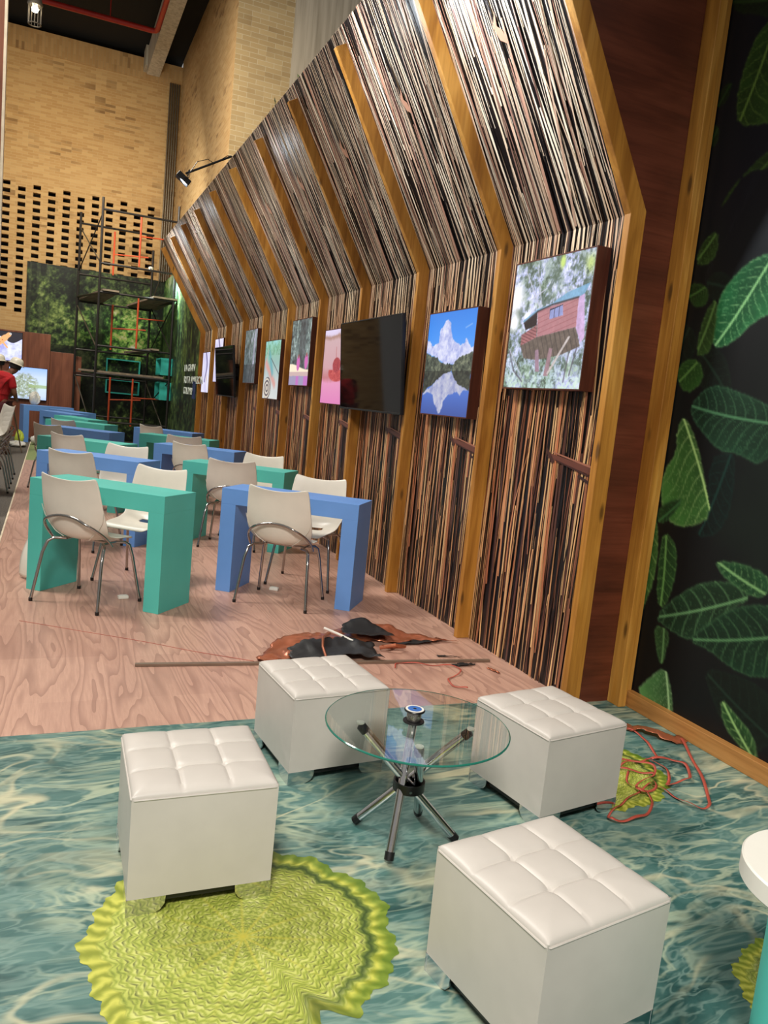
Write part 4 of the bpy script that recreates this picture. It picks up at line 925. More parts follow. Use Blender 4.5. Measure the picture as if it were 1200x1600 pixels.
def pic_pink(n=140):
    u, v = uvgrid(n, n); a = vnoise(n, n, 8, 8, 31, 3)
    img = rampnp(v+0.05*(a-0.5), [(0, (222, 128, 186)), (0.28, (228, 150, 190)), (0.34, (196, 120, 128)), (0.5, (206, 160, 168)), (0.85, (206, 172, 178)), (0.9, (170, 130, 120)), (0.94, (220, 205, 232)), (1, (226, 214, 246))])
    m_ = (np.hypot((u-0.60)/0.34, (v-0.42)/0.12) < 1)*(v < 0.46); lerp(img, blur(m_.astype(float), 1), (178, 58, 66)); lerp(img, m_*((a*9 % 1) < 0.35)*0.6, (232, 120, 110))
    m_ = np.hypot((u-0.58)/0.16, (v-0.52)/0.10) < 1; lerp(img, blur(m_.astype(float), 1), (150, 40, 58)); lerp(img, m_*((a*12 % 1) < 0.3)*0.7, (216, 96, 96))
    lerp(img, np.clip(1-seg_dist(u, v, (0.55, 0.55), (0.52, 0.76))[0]/0.012, 0, 1), (170, 60, 60))
    return img
def pic_people(n=140):
    u, v = uvgrid(n, n); a = vnoise(n, n, 14, 14, 33, 4, 0.7)
    img = rampnp(a, [(0.1, (34, 42, 50)), (0.4, (84, 100, 104)), (0.65, (134, 154, 150)), (0.9, (200, 214, 220))])
    lerp(img, (np.abs(u-0.6) < 0.10+0.1*a)*(v > 0.25)*0.55, (40, 44, 54))
    lerp(img, (v < 0.24)*1.0, (206, 178, 176)); lerp(img, blur(((v < 0.28+0.05*np.cos(u*3.0))*(v > 0.205)).astype(float), 1), (250, 236, 208))
    lerp(img, (v < 0.13+0.02*a)*0.85, (150, 146, 186)); lerp(img, (v < 0.14)*((u > 0.78)+(np.abs(u-0.45) < 0.07))*0.9, (196, 110, 196))
    for x, h in ((0.45, 0.44), (0.86, 0.46)):
        m_ = (np.hypot((u-x)/0.085, (v-(h-0.10))/0.12) < 1); lerp(img, blur(m_.astype(float), 1), (206, 104, 182)); m_ = np.hypot(u-x, v-h) < 0.035; lerp(img, m_, (150, 90, 90))
    return img
def pic_bird(n=140):
    u, v = uvgrid(n, n); a = vnoise(n, n, 6, 6, 35, 4); b = vnoise(n, n, 24, 24, 36, 3)
    img = rampnp(v+0.2*(a-0.5), [(0, (214, 216, 214)), (0.3, (196, 204, 206)), (0.6, (150, 186, 182)), (0.85, (140, 196, 170)), (1, (150, 214, 214))])
    lerp(img, np.clip(1-seg_dist(u, v, (0.10, 0.62), (0.75, 0.25))[0]/(0.09+0.02*b), 0, 1)*1.2, (214, 158, 150)); lerp(img, np.clip(1-seg_dist(u, v, (0.30, 0.80), (0.55, 0.45))[0]/0.10, 0, 1), (96, 168, 180))
    lerp(img, np.clip(1-seg_dist(u, v, (0.42, 0.70), (1.0, 0.42))[0]/0.018, 0, 1), (70, 80, 88)); lerp(img, np.clip(1-seg_dist(u, v, (0.2, 0.85), (0.1, 0.5))[0]/0.03, 0, 1)*0.8, (226, 176, 190))
    r_ = np.hypot((u-0.28)/1.0, (v-0.18)/0.75); lerp(img, (r_ < 0.26)*(np.sin(r_*70+u*9) > 0.1)*0.9, (74, 56, 58)); lerp(img, (r_ < 0.26)*(np.sin(r_*70+u*9) < -0.6)*0.8, (222, 200, 170))
    lerp(img, (v > 0.75)*(b > 0.55)*0.5, (86, 146, 110))
    return img
def pic_forest(n=140, seed=37, tint=(214, 206, 240)):
    u, v = uvgrid(n, n); a = vnoise(n, n, 10, 26, seed, 4, 0.7); img = rampnp(a, [(0.1, (28, 34, 38)), (0.4, (72, 86, 90)), (0.65, (118, 136, 134)), (0.9, tint)])
    lerp(img, np.clip(1-np.abs(u-0.75-0.1*v)/0.10, 0, 1)*(v > 0.3)*0.7, tint); lerp(img, (v < 0.35)*0.5, (40, 46, 52)); return img
def pic_light(n=120, seed=41):
    u, v = uvgrid(n, n); a = vnoise(n, n, 5, 8, seed, 4); img = rampnp(a, [(0, (196, 190, 236)), (0.5, (226, 222, 250)), (1, (246, 244, 255))])
    lerp(img, np.clip(1-np.abs(u-0.52+0.12*np.sin(v*7))/0.10, 0, 1)*(v > 0.25), (78, 68, 120)); lerp(img, np.clip(1-np.hypot((u-0.68)/0.5, v-0.35)/0.14, 0, 1)*0.9, (216, 184, 140)); return img
def pic_frog(n=140):
    u, v = uvgrid(n, n); a = vnoise(n, n, 7, 7, 43, 4); img = rampnp(a, [(0, (150, 150, 214)), (0.5, (206, 210, 250)), (1, (244, 246, 255))])
    lerp(img, (v > 0.72+0.10*np.sin(u*7))*1.0, (40, 38, 48))
    for p, q_, w_ in (((0.15, 0.55), (0.42, 0.78), 0.12), ((0.42, 0.78), (0.55, 0.90), 0.09), ((0.35, 0.62), (0.50, 0.45), 0.035), ((0.10, 0.60), (0.05, 0.40), 0.04)):
        lerp(img, np.clip((1-seg_dist(u, v, p, q_)[0]/w_)*4, 0, 1), (240, 176, 118))
    lerp(img, (np.hypot(u-0.6, v-0.93) < 0.035)*1.0, (240, 240, 240)); lerp(img, (np.hypot(u-0.6, v-0.93) < 0.018)*1.0, (20, 20, 20))
    lerp(img, (np.hypot(u-0.25, v-0.62) < 0.02)+(np.hypot(u-0.33, v-0.7) < 0.02), (190, 80, 60)); return img
def pic_river(n=140):
    u, v = uvgrid(n, n); a = vnoise(n, n, 18, 18, 45, 4, 0.7); vm = np.abs(v-0.42)
    img = rampnp(vm, [(0, (200, 220, 224)), (0.3, (196, 212, 246)), (0.58, (150, 184, 246))])
    crown = np.clip(1.1-np.hypot((u-0.42)/0.36, vm/0.42), 0, 1)
    lerp(img, np.clip(crown*3, 0, 1)*(a > 0.38)*0.85, (156, 168, 140)); lerp(img, np.clip(crown*3, 0, 1)*(a > 0.62)*0.7, (110, 120, 104)); lerp(img, (vm < 0.05)*(u > 0.5)*0.7, (150, 172, 116))
    for x in (0.35, 0.42, 0.5): lerp(img, np.clip(1-np.abs(u-x)/0.008, 0, 1)*(vm < 0.4)*0.5, (120, 124, 130))
    return img
def lightbox(label, ya, yb, z0, z1, pic, gain, name='light_box', X0=2.602, depth=0.09, plane='X'):
    """ya = far edge, yb = near edge for a box on the slatted wall"""
    t_ = thing(name, label, 'light box', (XW, (ya+yb)/2, z0), 0, 'backlit picture boxes on the slatted wall' if plane == 'X' else 'backlit picture boxes on the brown panels')
    off = Vector((XW, (ya+yb)/2, z0)); img = np.clip(pic, 0, 255)
    g = 0.008
    def loc(p): return tuple(Vector(p)-off)
    MB().box(loc((X0+0.004, yb, z0)), loc((X0+depth, ya, z1))).build('case', MT['box_wood'], t_, bevel=0.002)
    MB().box(loc((X0, yb, z0)), loc((X0+0.006, ya, z0+g))).box(loc((X0, yb, z1-g)), loc((X0+0.006, ya, z1))).box(loc((X0, yb, z0+g)), loc((X0+0.006, yb+g, z1-g))).box(loc((X0, ya-g, z0+g)), loc((X0+0.006, ya, z1-g))).build('frame', MT['box_wood'], t_)
    H_, W_ = img.shape[:2]
    P3 = rect_grid(H_, W_, loc((X0+0.0025, ya-g, z1-g)), loc((X0+0.0025, yb+g, z1-g)), loc((X0+0.0025, ya-g, z0+g)), loc((X0+0.0025, yb+g, z0+g)))
    m_ = MT['screen'].copy(); m_.name = 'backlit_picture'; m_.node_tree.nodes['Principled BSDF'].inputs['Emission Strength'].default_value = gain
    o = grid_mesh('picture', P3, img, m_, t_); return t_
lightbox('large backlit picture of a wooden tree house, nearest on the slatted wall', 4.262, 3.475, 1.693, 2.452, pic_treehouse(), 1.15)
lightbox('backlit picture of a white cloud mirrored in a blue lake', 5.418, 4.678, 1.480, 2.234, pic_lake(), 1.0)
lightbox('pink backlit picture of a red basket, partly behind the large screen', 7.875, 7.13, 1.480, 2.236, pic_pink(), 1.0)
lightbox('backlit picture of dark trees with pink figures above pale sand', 9.125, 8.365, 1.650, 2.410, pic_people(), 1.0)
lightbox('pale green backlit picture of a feathered bird shape, hung low', 10.34, 9.575, 1.462, 2.218, pic_bird(), 1.0)
lightbox('grey-green backlit forest picture, hung high beside the far screen', 11.58, 10.85, 1.655, 2.420, pic_forest(), 1.0)
lightbox('backlit picture mostly hidden behind the far screen', 13.93, 13.20, 1.65, 2.39, pic_light(seed=47), 1.0)
lightbox('farthest backlit picture on the slatted wall, pale violet and narrow', 15.05, 14.32, 1.447, 2.190, pic_light(), 1.0)
def panelbox(label, x0, x1, z0, z1, pic):
    y = 20.52; t_ = thing('light_box', label, 'light box', ((x0+x1)/2, 20.6, z0), 0, 'backlit picture boxes on the brown panels'); o_ = Vector(((x0+x1)/2, 20.6, z0))
    MB().box(tuple(Vector((x0, y+0.004, z0))-o_), tuple(Vector((x1, 20.6, z1))-o_)).build('case', MT['black'], t_)
    P3 = rect_grid(*pic.shape[:2], *[tuple(Vector(p)-o_) for p in ((x0+0.01, y, z1-0.01), (x1-0.01, y, z1-0.01), (x0+0.01, y, z0+0.01), (x1-0.01, y, z0+0.01))])
    m_ = MT['screen'].copy(); m_.node_tree.nodes['Principled BSDF'].inputs['Emission Strength'].default_value = 1.25
    grid_mesh('picture', P3, pic, m_, t_)
panelbox('backlit picture of an orange spotted frog on a brown panel at the left edge', -1.30, -0.655, 1.72, 2.40, pic_frog())
panelbox('backlit picture of pale trees mirrored in water behind the person in red', -0.93, -0.09, 0.86, 1.62, pic_river())

# ================================================================== screens
def tv(label, ya, yb, zb, zt, xb, xt):
    """flat screen leaning forward: xb / xt = front face at bottom / top"""
    t_ = thing('television', label, 'television', (xb, (ya+yb)/2, zb), 0, 'black screens on the slatted wall'); h = math.hypot(zt-zb, xt-xb); ang = math.atan2(xt-xb, zt-zb)
    r_ = empty('x', (0, 0, 0)); bpy.data.objects.remove(r_)
    m_ = Matrix.Rotation(ang, 4, 'Y'); w2 = (ya-yb)/2
    MB().box((0.006, -w2, 0), (0.035, w2, h), m_).build('case', MT['black'], t_, bevel=0.004)
    MB().box((0.033, -w2*0.7, h*0.12), (0.06, w2*0.7, h*0.75), m_).build('back_cover', MT['black'], t_, bevel=0.01)
    b = 0.010
    MB().box((0, -w2, 0), (0.008, w2, b*1.5), m_).box((0, -w2, h-b), (0.008, w2, h), m_).box((0, -w2, b), (0.008, -w2+b, h-b), m_).box((0, w2-b, b), (0.008, w2, h-b), m_).build('bezel', MT['black'], t_, bevel=0.002)
    MB().box((0.003, -w2+b, b*1.5), (0.007, w2-b, h-b), m_).build('screen', MT['tv'], t_)
    MB().box((0.05, -0.2, h*0.35), (XW-xb-0.02, 0.2, h*0.42)).box((0.05, -0.2, h*0.6), (XW-xb-0.02, 0.2, h*0.67)).build('wall_bracket', MT['steel'], t_)
tv('large black screen on the slatted wall between the lake and the pink picture', 7.00, 5.60, 1.455, 2.235, 2.52, 2.455)
tv('far black screen on the slatted wall, its glass reflecting brown panels', 13.10, 11.72, 1.43, 2.20, 2.52, 2.45)

# ================================================================== teal shelves
def shelf(label, x0, x1, z0, z1):
    t_ = thing('box_shelf', label, 'shelf', (x0, 21.46, z0), 0, 'open teal box shelves on the back mural'); w_ = x1-x0; h = z1-z0; e = 0.03
    for a, b, nm in (((0, -0.16, 0), (w_, 0, e), 'bottom_board'), ((0, -0.16, h-e), (w_, 0, h), 'top_board'), ((0, -0.16, e), (e, 0, h-e), 'side_board'), ((w_-e, -0.16, e), (w_, 0, h-e), 'side_board')):
        MB().box(a, b).build(nm, MT['teal'], t_)
shelf('open teal box shelf on the back jungle mural, the upper of two', 1.27, 2.10, 1.66, 2.06)
shelf('open teal box shelf on the back jungle mural, the lower of two', 1.275, 2.105, 1.18, 1.54)
def shelf_r(label, z0, z1):
    t_ = thing('box_shelf', label, 'shelf', (2.6, 19.1, z0), 0, 'open teal box shelves on the side mural'); h = z1-z0; e = 0.03; L = 0.95; d = 0.26
    for a, b, nm in (((-d, 0, 0), (0, L, e), 'bottom_board'), ((-d, 0, h-e), (0, L, h), 'top_board'), ((-d, 0, e), (0, e, h-e), 'side_board'), ((-d, L-e, e), (0, L, h-e), 'side_board')):
        MB().box(a, b).build(nm, MT['teal'], t_)
shelf_r('teal box shelf jutting from the side mural near the corner, the upper of two', 1.745, 2.14)
shelf_r('teal box shelf jutting from the side mural near the corner, the lower of two', 1.16, 1.58)

# ================================================================== scaffold
sc = thing('scaffold_tower', 'tall scaffold tower of dark tubes and orange frames before the jungle mural', 'scaffold', (1.5, 19.6, 0))
so_ = Vector((1.5, 19.6, 0))
A = (0.90, 18.9); B = (2.52, 18.9); A2 = (0.50, 20.5); B2 = (2.18, 20.5)
def st(name, p, q, r=0.024, mat='steel'): 
    return MB().tube([Vector(p)-so_, Vector(q)-so_], r, 8).build(name, MT[mat], sc, smooth=True)
for (x, y), top_ in ((A, 5.45), (B, 5.55), (A2, 5.35), (B2, 4.75)): st('post', (x, y, 0.0), (x, y, top_), 0.028)
for z in (5.2, 4.05, 3.43, 2.25, 1.63, 0.55):
    st('ledger', (*A, z), (*B, z))
for z in (5.1, 3.93, 3.30, 2.17, 1.55, 0.6): st('ledger', (*A2, z), (*B2, z))
for z in (3.40, 1.60): st('transom', (*A, z), (*A2, z)); st('transom', (*B, z), (*B2, z))
for a, b, z0, z1, mt in ((A2, A, 4.0, 5.1, 'steel'), (A2, A, 5.0, 4.05, 'galv'), (B2, B, 3.4, 5.1, 'galv'), (B, B2, 2.3, 3.4, 'steel'), (B, B2, 3.4, 2.2, 'steel'), (A2, A, 3.2, 2.2, 'galv'), (A2, A, 1.6, 0.3, 'galv'), (B2, B, 1.5, 0.3, 'galv'), (B, B2, 1.6, 0.9, 'steel')):
    st('brace', (*a, z0), (*b, z1), 0.014, mt)
for x0, z0, z1, x1, za, zb in ((1.22, 3.92, 4.9, 1.79, 4.2, 5.35), (1.25, 2.21, 3.25, 1.82, 2.31, 3.48), (1.275, 0.55, 1.58, 1.79, 0.45, 1.59)):
    m = MB(); p = lambda x, z: Vector((x, 19.7, z))-so_
    m.tube([p(x0, z0), p(x0, z1)], 0.022, 8).tube([p(x1, za), p(x1, zb)], 0.022, 8).tube([p(x0, z0+0.48*(z1-z0)), p(x1+0.2, z0+0.5*(z1-z0)+0.03)], 0.016, 8).tube([p(x1, za+0.6*(zb-za)), p(2.45, za+0.62*(zb-za))], 0.016, 8)
    m.build('orange_frame', MT['orange'], sc, smooth=True)
for lab, x0, x1, za, zb in (('grey scaffold board on the upper left of the tower', 0.52, 1.07, 3.33, 3.46), ('grey scaffold board on the upper right of the tower', 1.62, 2.35, 3.33, 3.46), ('short scaffold board halfway up the tower', 1.62, 2.0, 2.20, 2.28)):
    m = MB(); q = [(x0, 20.55, za), (x1, 20.55, za), (x1+0.25, 18.85, zb), (x0+0.45, 18.85, zb)]
    tag(m.prism(q, (0, 0, 0.04)).build('scaffold_board', MT['plank']), lab, 'board', 'boards on the scaffold')
tag(MB().box((0.55, 19.0, 1.655), (2.4, 19.25, 1.70)).build('scaffold_board', MT['plank']), 'lowest scaffold board lying across the tower in front of the teal shelves', 'board', 'boards on the scaffold')
wl = thing('work_lamp', 'small white work lamp clamped on the scaffold, shining on the side mural', 'lamp', (1.98, 19.0, 4.10))
MB().lathe([(0.02, -0.03), (0.05, -0.02), (0.055, 0.03), (0.02, 0.05)], seg=16).build('lamp_head', MT['white'], wl, smooth=True)
MB().tube([(0, 0, 0.04), (0, -0.1, -0.05)], 0.01, 6).build('clamp', MT['steel'], wl)
t = NT('work_lamp_glow'); t.b.inputs['Emission Color'].default_value = (0.8, 0.92, 1, 1); t.b.inputs['Emission Strength'].default_value = 12
MB().lathe([(0.001, -0.034), (0.045, -0.032), (0.045, -0.028), (0.001, -0.028)], seg=16).build('lens', t.m, wl)

# ================================================================== people
def skin_mesh(name, J, E, root, mat, parent=None, sub=2):
    """J: {name: (x,y,z,r)}  E: list of (a,b)"""
    ks = list(J); me = bpy.data.meshes.new(name); me.from_pydata([J[k][:3] for k in ks], [(ks.index(a), ks.index(b)) for a, b in E], [])
    o = bpy.data.objects.new(name, me); C.objects.link(o); me.materials.append(mat)
    o.modifiers.new('skin', 'SKIN'); s_ = o.modifiers.new('sub', 'SUBSURF'); s_.levels = sub; s_.render_levels = sub
    if not me.skin_vertices: me.attributes  # layer is made with the modifier
    if not me.skin_vertices:
        bpy.context.view_layer.objects.active = o; bpy.ops.object.select_all(action='DESELECT'); o.select_set(True)
        bm = bmesh.new(); bm.from_mesh(me); bm.verts.layers.skin.verify(); bm.to_mesh(me); bm.free()
    for i, k in enumerate(ks):
        r_ = J[k][3]; rr = (r_, r_) if not isinstance(r_, tuple) else r_; me.skin_vertices[0].data[i].radius = rr; me.skin_vertices[0].data[i].use_root = (k == root)
    if parent: o.parent = parent
    return o
def person(label, loc, rz, lean=0.0, hands=(0.30, 0.95)):
    t_ = thing('person', label, 'person', loc, R(rz), 'workers in red at the left edge')
    hx, hy = lean*0.25, 0.05+lean*0.16     # head offset: right and forward
    J = {'pelvis': (0, 0, 0.93, 0.13), 'waist': (0, 0, 1.08, 0.12), 'chest': (0.01*lean, 0.01, 1.28, 0.145), 'neckb': (hx*0.25, 0.02, 1.44, 0.085), 'neck': (hx*0.6, hy*0.6, 1.52, 0.055), 'head1': (hx*0.9, hy*0.95, 1.585-0.05*lean, 0.078), 'head2': (hx, hy*1.15, 1.665-0.06*lean, 0.088), 'head3': (hx*1.08, hy*1.1, 1.735-0.07*lean, 0.070), 'nose': (hx*1.05, hy*1.15+0.105, 1.635-0.06*lean, 0.014)}
    E = [('pelvis', 'waist'), ('waist', 'chest'), ('chest', 'neckb'), ('neckb', 'neck'), ('neck', 'head1'), ('head1', 'head2'), ('head2', 'head3'), ('head2', 'nose')]
    for s_, n in ((-1, 'l'), (1, 'r')):
        J.update({n+'sh': (s_*0.19, 0, 1.40, 0.068), n+'el': (s_*0.265, 0.02, 1.12, 0.045), n+'wr': (s_*0.20, 0.25, 1.02, 0.030), n+'palm': (s_*0.185, 0.31, 1.01, (0.036, 0.022)),
                  n+'hip': (s_*0.10, 0, 0.88, 0.095), n+'kn': (s_*0.125, 0.03, 0.49, 0.062), n+'an': (s_*0.14, -0.03, 0.10, 0.042), n+'toe': (s_*0.155, 0.13, 0.04, 0.038)})
        E += [('neckb', n+'sh'), (n+'sh', n+'el'), (n+'el', n+'wr'), (n+'wr', n+'palm'), ('pelvis', n+'hip'), (n+'hip', n+'kn'), (n+'kn', n+'an'), (n+'an', n+'toe')]
        for q, L in ((-1.5, 0.060), (-0.5, 0.070), (0.5, 0.068), (1.5, 0.052)):
            b = (s_*0.185+s_*0.0, 0.335, 1.01+q*0.017)
            J.update({n+'f%da' % (q*2): (b[0]-s_*0.006, b[1]+L*0.45, b[2]-0.004, 0.0088), n+'f%db' % (q*2): (b[0]-s_*0.030, b[1]+L*0.62, b[2]-0.010, 0.0078)})
            E += [(n+'palm', n+'f%da' % (q*2)), (n+'f%da' % (q*2), n+'f%db' % (q*2))]
        J.update({n+'ta': (s_*0.160, 0.315, 1.035, 0.010), n+'tb': (s_*0.145, 0.345, 1.035, 0.0085)}); E += [(n+'palm', n+'ta'), (n+'ta', n+'tb')]
    skin_mesh('body', J, E, 'pelvis', MT['skin'], t_)
    g = 0.016
    def gr(k, e=g): j = J[k]; return (*j[:3], j[3]+e)
    S = {'pelvis': (0, 0, 0.90, 0.155), 'waist': gr('waist', 0.03), 'chest': gr('chest', 0.025), 'neckb': gr('neckb', 0.028), 'collar': (hx*0.45, hy*0.35, 1.485, 0.074), 'lsh': gr('lsh', 0.022), 'rsh': gr('rsh', 0.022)}
    ES = [('pelvis', 'waist'), ('waist', 'chest'), ('chest', 'neckb'), ('neckb', 'collar'), ('neckb', 'lsh'), ('neckb', 'rsh')]
    for n in 'lr':
        a = Vector(J[n+'sh'][:3]); b = Vector(J[n+'el'][:3]); m_ = a.lerp(b, 0.7); S[n+'sl'] = (*m_, 0.068); ES.append((n+'sh', n+'sl'))
    skin_mesh('shirt', S, ES, 'chest', MT['shirt'], t_)
    Tr = {'pelvis': (0, 0, 0.93, 0.145)}; ET = []
    for n in 'lr':
        Tr.update({n+'hip': gr(n+'hip', 0.02), n+'kn': gr(n+'kn', 0.022), n+'an': (*J[n+'an'][:2], 0.12, 0.072)}); ET += [('pelvis', n+'hip'), (n+'hip', n+'kn'), (n+'kn', n+'an')]
    skin_mesh('trousers', Tr, ET, 'pelvis', MT['trousers'], t_)
    for n, s_ in (('l', -1), ('r', 1)):
        skin_mesh('boot', {'a': (s_*0.14, -0.045, 0.15, 0.055), 'b': (s_*0.14, -0.04, 0.05, 0.055), 'c': (s_*0.15, 0.07, 0.045, 0.050), 'd': (s_*0.157, 0.15, 0.040, 0.042)}, [('a', 'b'), ('b', 'c'), ('c', 'd')], 'b', MT['boot'], t_)
    hc = Vector(J['head2'][:3])
    tl = Matrix.Translation(hc+Vector((0.0, 0, 0.02))) @ Matrix.Rotation(R(22*lean), 4, 'Y') @ Matrix.Rotation(R(-12*lean), 4, 'X')
    MB().lathe([(0.098, -0.05), (0.104, -0.02), (0.106, 0.02), (0.095, 0.06), (0.001, 0.075)], (0, -0.012, 0), 20, tl).build('hair', MT['hair'], t_, smooth=True)
    hh = MB().lathe([(0.146, 0.028), (0.148, 0.034), (0.118, 0.044), (0.116, 0.075), (0.104, 0.118), (0.075, 0.148), (0.04, 0.160), (0.001, 0.163)], (0, 0, 0), 32, tl).build('hard_hat', MT['hat'], t_, smooth=True)
    for sx in (-1, 1):
        skin_mesh('ear', {'a': (hc.x+sx*0.085, hc.y, hc.z-0.02, 0.012), 'b': (hc.x+sx*0.095, hc.y-0.005, hc.z+0.01, 0.014)}, [('a', 'b')], 'a', MT['skin'], t_, 1)
    return t_
person('person in red shirt, maroon trousers and white helmet, head bent to the right', (-0.86, 16.0, -0.05), -20, 0.75)
person('person in red with a white helmet, mostly cut off by the left edge', (-0.93, 16.75, -0.05), 10, 0.0)
stick = MB().tube([(-0.655, 16.32, 0.86), (-0.47, 16.45, -0.045)], 0.014, 8).build('broom_handle', MT['plank'], smooth=True)
tag(stick, 'slanting wooden stick reaching the floor beside the person in red', 'stick')

# ================================================================== things on the floor
def cloth(name, poly, mat, amp, seed, fold=None, cell=0.02, zb=0.004):
    """crumpled thin sheet over an outline on the floor"""
    P_ = np.array(poly); x0, y0 = P_.min(0); x1, y1 = P_.max(0); nx = int((x1-x0)/cell)+2; ny = int((y1-y0)/cell)+2
    X, Y = np.meshgrid(np.linspace(x0, x1, nx), np.linspace(y0, y1, ny)); ins = inpoly(X, Y, poly)
    h = vnoise(ny, nx, max(2, (y1-y0)/0.12), max(2, (x1-x0)/0.12), seed, 3)
    Z = zb+amp*np.abs(h-0.45)*2
    if fold is not None: Z = Z+fold(X, Y)
    idx = -np.ones(X.shape, int); V = []; Fc = []
    keep = ins.copy()
    for j in range(ny):
        for i in range(nx):
            if keep[j, i]: idx[j, i] = len(V); V.append((X[j, i], Y[j, i], Z[j, i]))
    for j in range(ny-1):
        for i in range(nx-1):
            q = [idx[j, i], idx[j, i+1], idx[j+1, i+1], idx[j+1, i]]
            if min(q) >= 0: Fc.append(tuple(q))
            elif sum(a >= 0 for a in q) == 3: Fc.append(tuple(a for a in q if a >= 0))
    o = MB().add(V, Fc).build(name, mat, smooth=True, sharp=180); s_ = o.modifiers.new('t', 'SOLIDIFY'); s_.thickness = 0.0015; s_.offset = 1
    return o
off = thing('vinyl_offcut', 'crumpled copper-coloured vinyl offcut with black backing on the wood-look floor', 'vinyl sheet', (0, 0, 0))
hump = lambda X, Y: 0.05*np.exp(-(((X-1.45)/0.30)**2+((Y-4.42)/0.11)**2))+0.05*np.exp(-(((X-2.0)/0.22)**2+((Y-4.62)/0.09)**2))
c1 = cloth('copper_side', [(1.10, 4.10), (1.14, 4.20), (1.26, 4.36), (1.42, 4.50), (1.62, 4.56), (1.80, 4.66), (1.98, 4.70), (2.18, 4.60), (2.42, 4.46), (2.57, 4.34), (2.30, 4.38), (2.10, 4.36), (1.95, 4.42), (1.75, 4.28), (1.62, 4.20), (1.40, 4.16), (1.25, 4.14)], MT['bronze'], 0.035, 4, hump); c1.parent = off
c2 = cloth('black_side', [(1.30, 4.10), (1.34, 4.27), (1.50, 4.33), (1.66, 4.38), (1.80, 4.42), (1.92, 4.30), (1.86, 4.12), (1.90, 4.02), (1.75, 4.06), (1.55, 4.06)], MT['blackcloth'], 0.03, 6, lambda X, Y: 0.9*hump(X, Y)+0.012, zb=0.016); c2.parent = off
c3 = cloth('black_fold', [(1.74, 4.44), (1.80, 4.60), (1.93, 4.64), (2.08, 4.52), (2.10, 4.36), (1.96, 4.34), (1.84, 4.38)], MT['blackcloth'], 0.015, 9, lambda X, Y: 0.9*hump(X, Y)+0.02+0.15*np.abs(Y-4.5), zb=0.02); c3.parent = off
c4 = cloth('black_fold', [(2.05, 4.38), (2.30, 4.42), (2.45, 4.36), (2.28, 4.33), (2.12, 4.32)], MT['blackcloth'], 0.012, 10, None, zb=0.008); c4.parent = off
MB().tube([(1.66, 4.53, 0.07), (1.73, 4.44, 0.055), (1.79, 4.34, 0.04)], 0.009, 8).build('white_paper_edge', MT['white'], off)
MB().tube([(1.53, 4.10, 0.03), (1.54, 4.20, 0.06), (1.58, 4.32, 0.08), (1.66, 4.42, 0.07)], 0.008, 8).build('curled_strip', MT['bronze'], off, smooth=True)
MB().tube([(1.94, 4.26, 0.02), (2.02, 4.21, 0.05), (2.10, 4.24, 0.03), (2.03, 4.28, 0.015), (1.95, 4.25, 0.03)], 0.012, 8).build('curled_strip', MT['bronze'], off, smooth=True)
pf = MB().box((-1.055, -0.011, 0), (1.055, 0.011, 0.016)).build('metal_profile', MT['strip'], bevel=0.002); pf.location = (1.519, 4.071, 0.0005); pf.rotation_euler = (0, 0, math.atan2(3.982-4.16, 2.572-0.466))
tag(pf, 'long thin bronze-coloured profile lying across the wood-look floor', 'profile')
def ribbon(pts, name, mat, label, cat, wd=0.012, grp=None, z=0.004, amp=0.006):
    out = []; P_ = [Vector((a, b, 0)) for a, b in pts]
    for i in range(len(P_)-1):
        p0_, p1, p2, p3 = P_[max(i-1, 0)], P_[i], P_[i+1], P_[min(i+2, len(P_)-1)]
        for k in range(6):
            t_ = k/6; out.append(0.5*((2*p1)+(-p0_+p2)*t_+(2*p0_-5*p1+4*p2-p3)*t_*t_+(-p0_+3*p1-3*p2+p3)*t_**3))
    out.append(P_[-1]); V = []; Fc = []
    for i, p in enumerate(out):
        d = (out[min(i+1, len(out)-1)]-out[max(i-1, 0)]).normalized(); s_ = Vector((-d.y, d.x, 0))*wd/2; h = z+amp*(1+math.sin(i*0.7))+0.00005*i
        V += [p+s_+Vector((0, 0, h)), p-s_+Vector((0, 0, h*0.8))]
    for i in range(len(out)-1): Fc.append((2*i, 2*i+1, 2*i+3, 2*i+2))
    o = MB().add(V, Fc).build(name, mat, smooth=True, sharp=180); m_ = o.modifiers.new('t', 'SOLIDIFY'); m_.thickness = 0.001; tag(o, label, cat, grp); return o
G_ = 'loose red strips on the floor'
ribbon([(2.754, 2.93), (2.774, 2.849), (2.72, 2.72), (2.669, 2.619), (2.56, 2.60), (2.459, 2.596), (2.40, 2.56), (2.47, 2.51), (2.52, 2.47)], 'plastic_strip', MT['redstring'], 'red strip running from the brown offcut onto the lily pad print', 'strip', 0.012, G_)
ribbon([(2.965, 2.775), (2.86, 2.60), (2.70, 2.36), (2.576, 2.205), (2.518, 2.176), (2.47, 2.23), (2.46, 2.32), (2.44, 2.39)], 'plastic_strip', MT['redstring'], 'red strip making the long pointed loop nearest the timber rail', 'strip', 0.013, G_, z=0.007)
ribbon([(2.62, 2.60), (2.72, 2.575), (2.735, 2.50), (2.66, 2.40), (2.583, 2.387), (2.49, 2.36), (2.56, 2.42), (2.625, 2.53), (2.58, 2.60)], 'plastic_strip', MT['redstring'], 'red strip curled in a small round loop beside the lily pad print', 'strip', 0.013, G_, z=0.010)
ribbon([(2.44, 2.40), (2.34, 2.354), (2.22, 2.30), (2.144, 2.262), (2.06, 2.216), (2.05, 2.18), (2.12, 2.165), (2.22, 2.185), (2.30, 2.24), (2.35, 2.32), (2.33, 2.42), (2.40, 2.50)], 'plastic_strip', MT['redstring'], 'red strip looping towards the right white stool', 'strip', 0.010, G_, z=0.013)
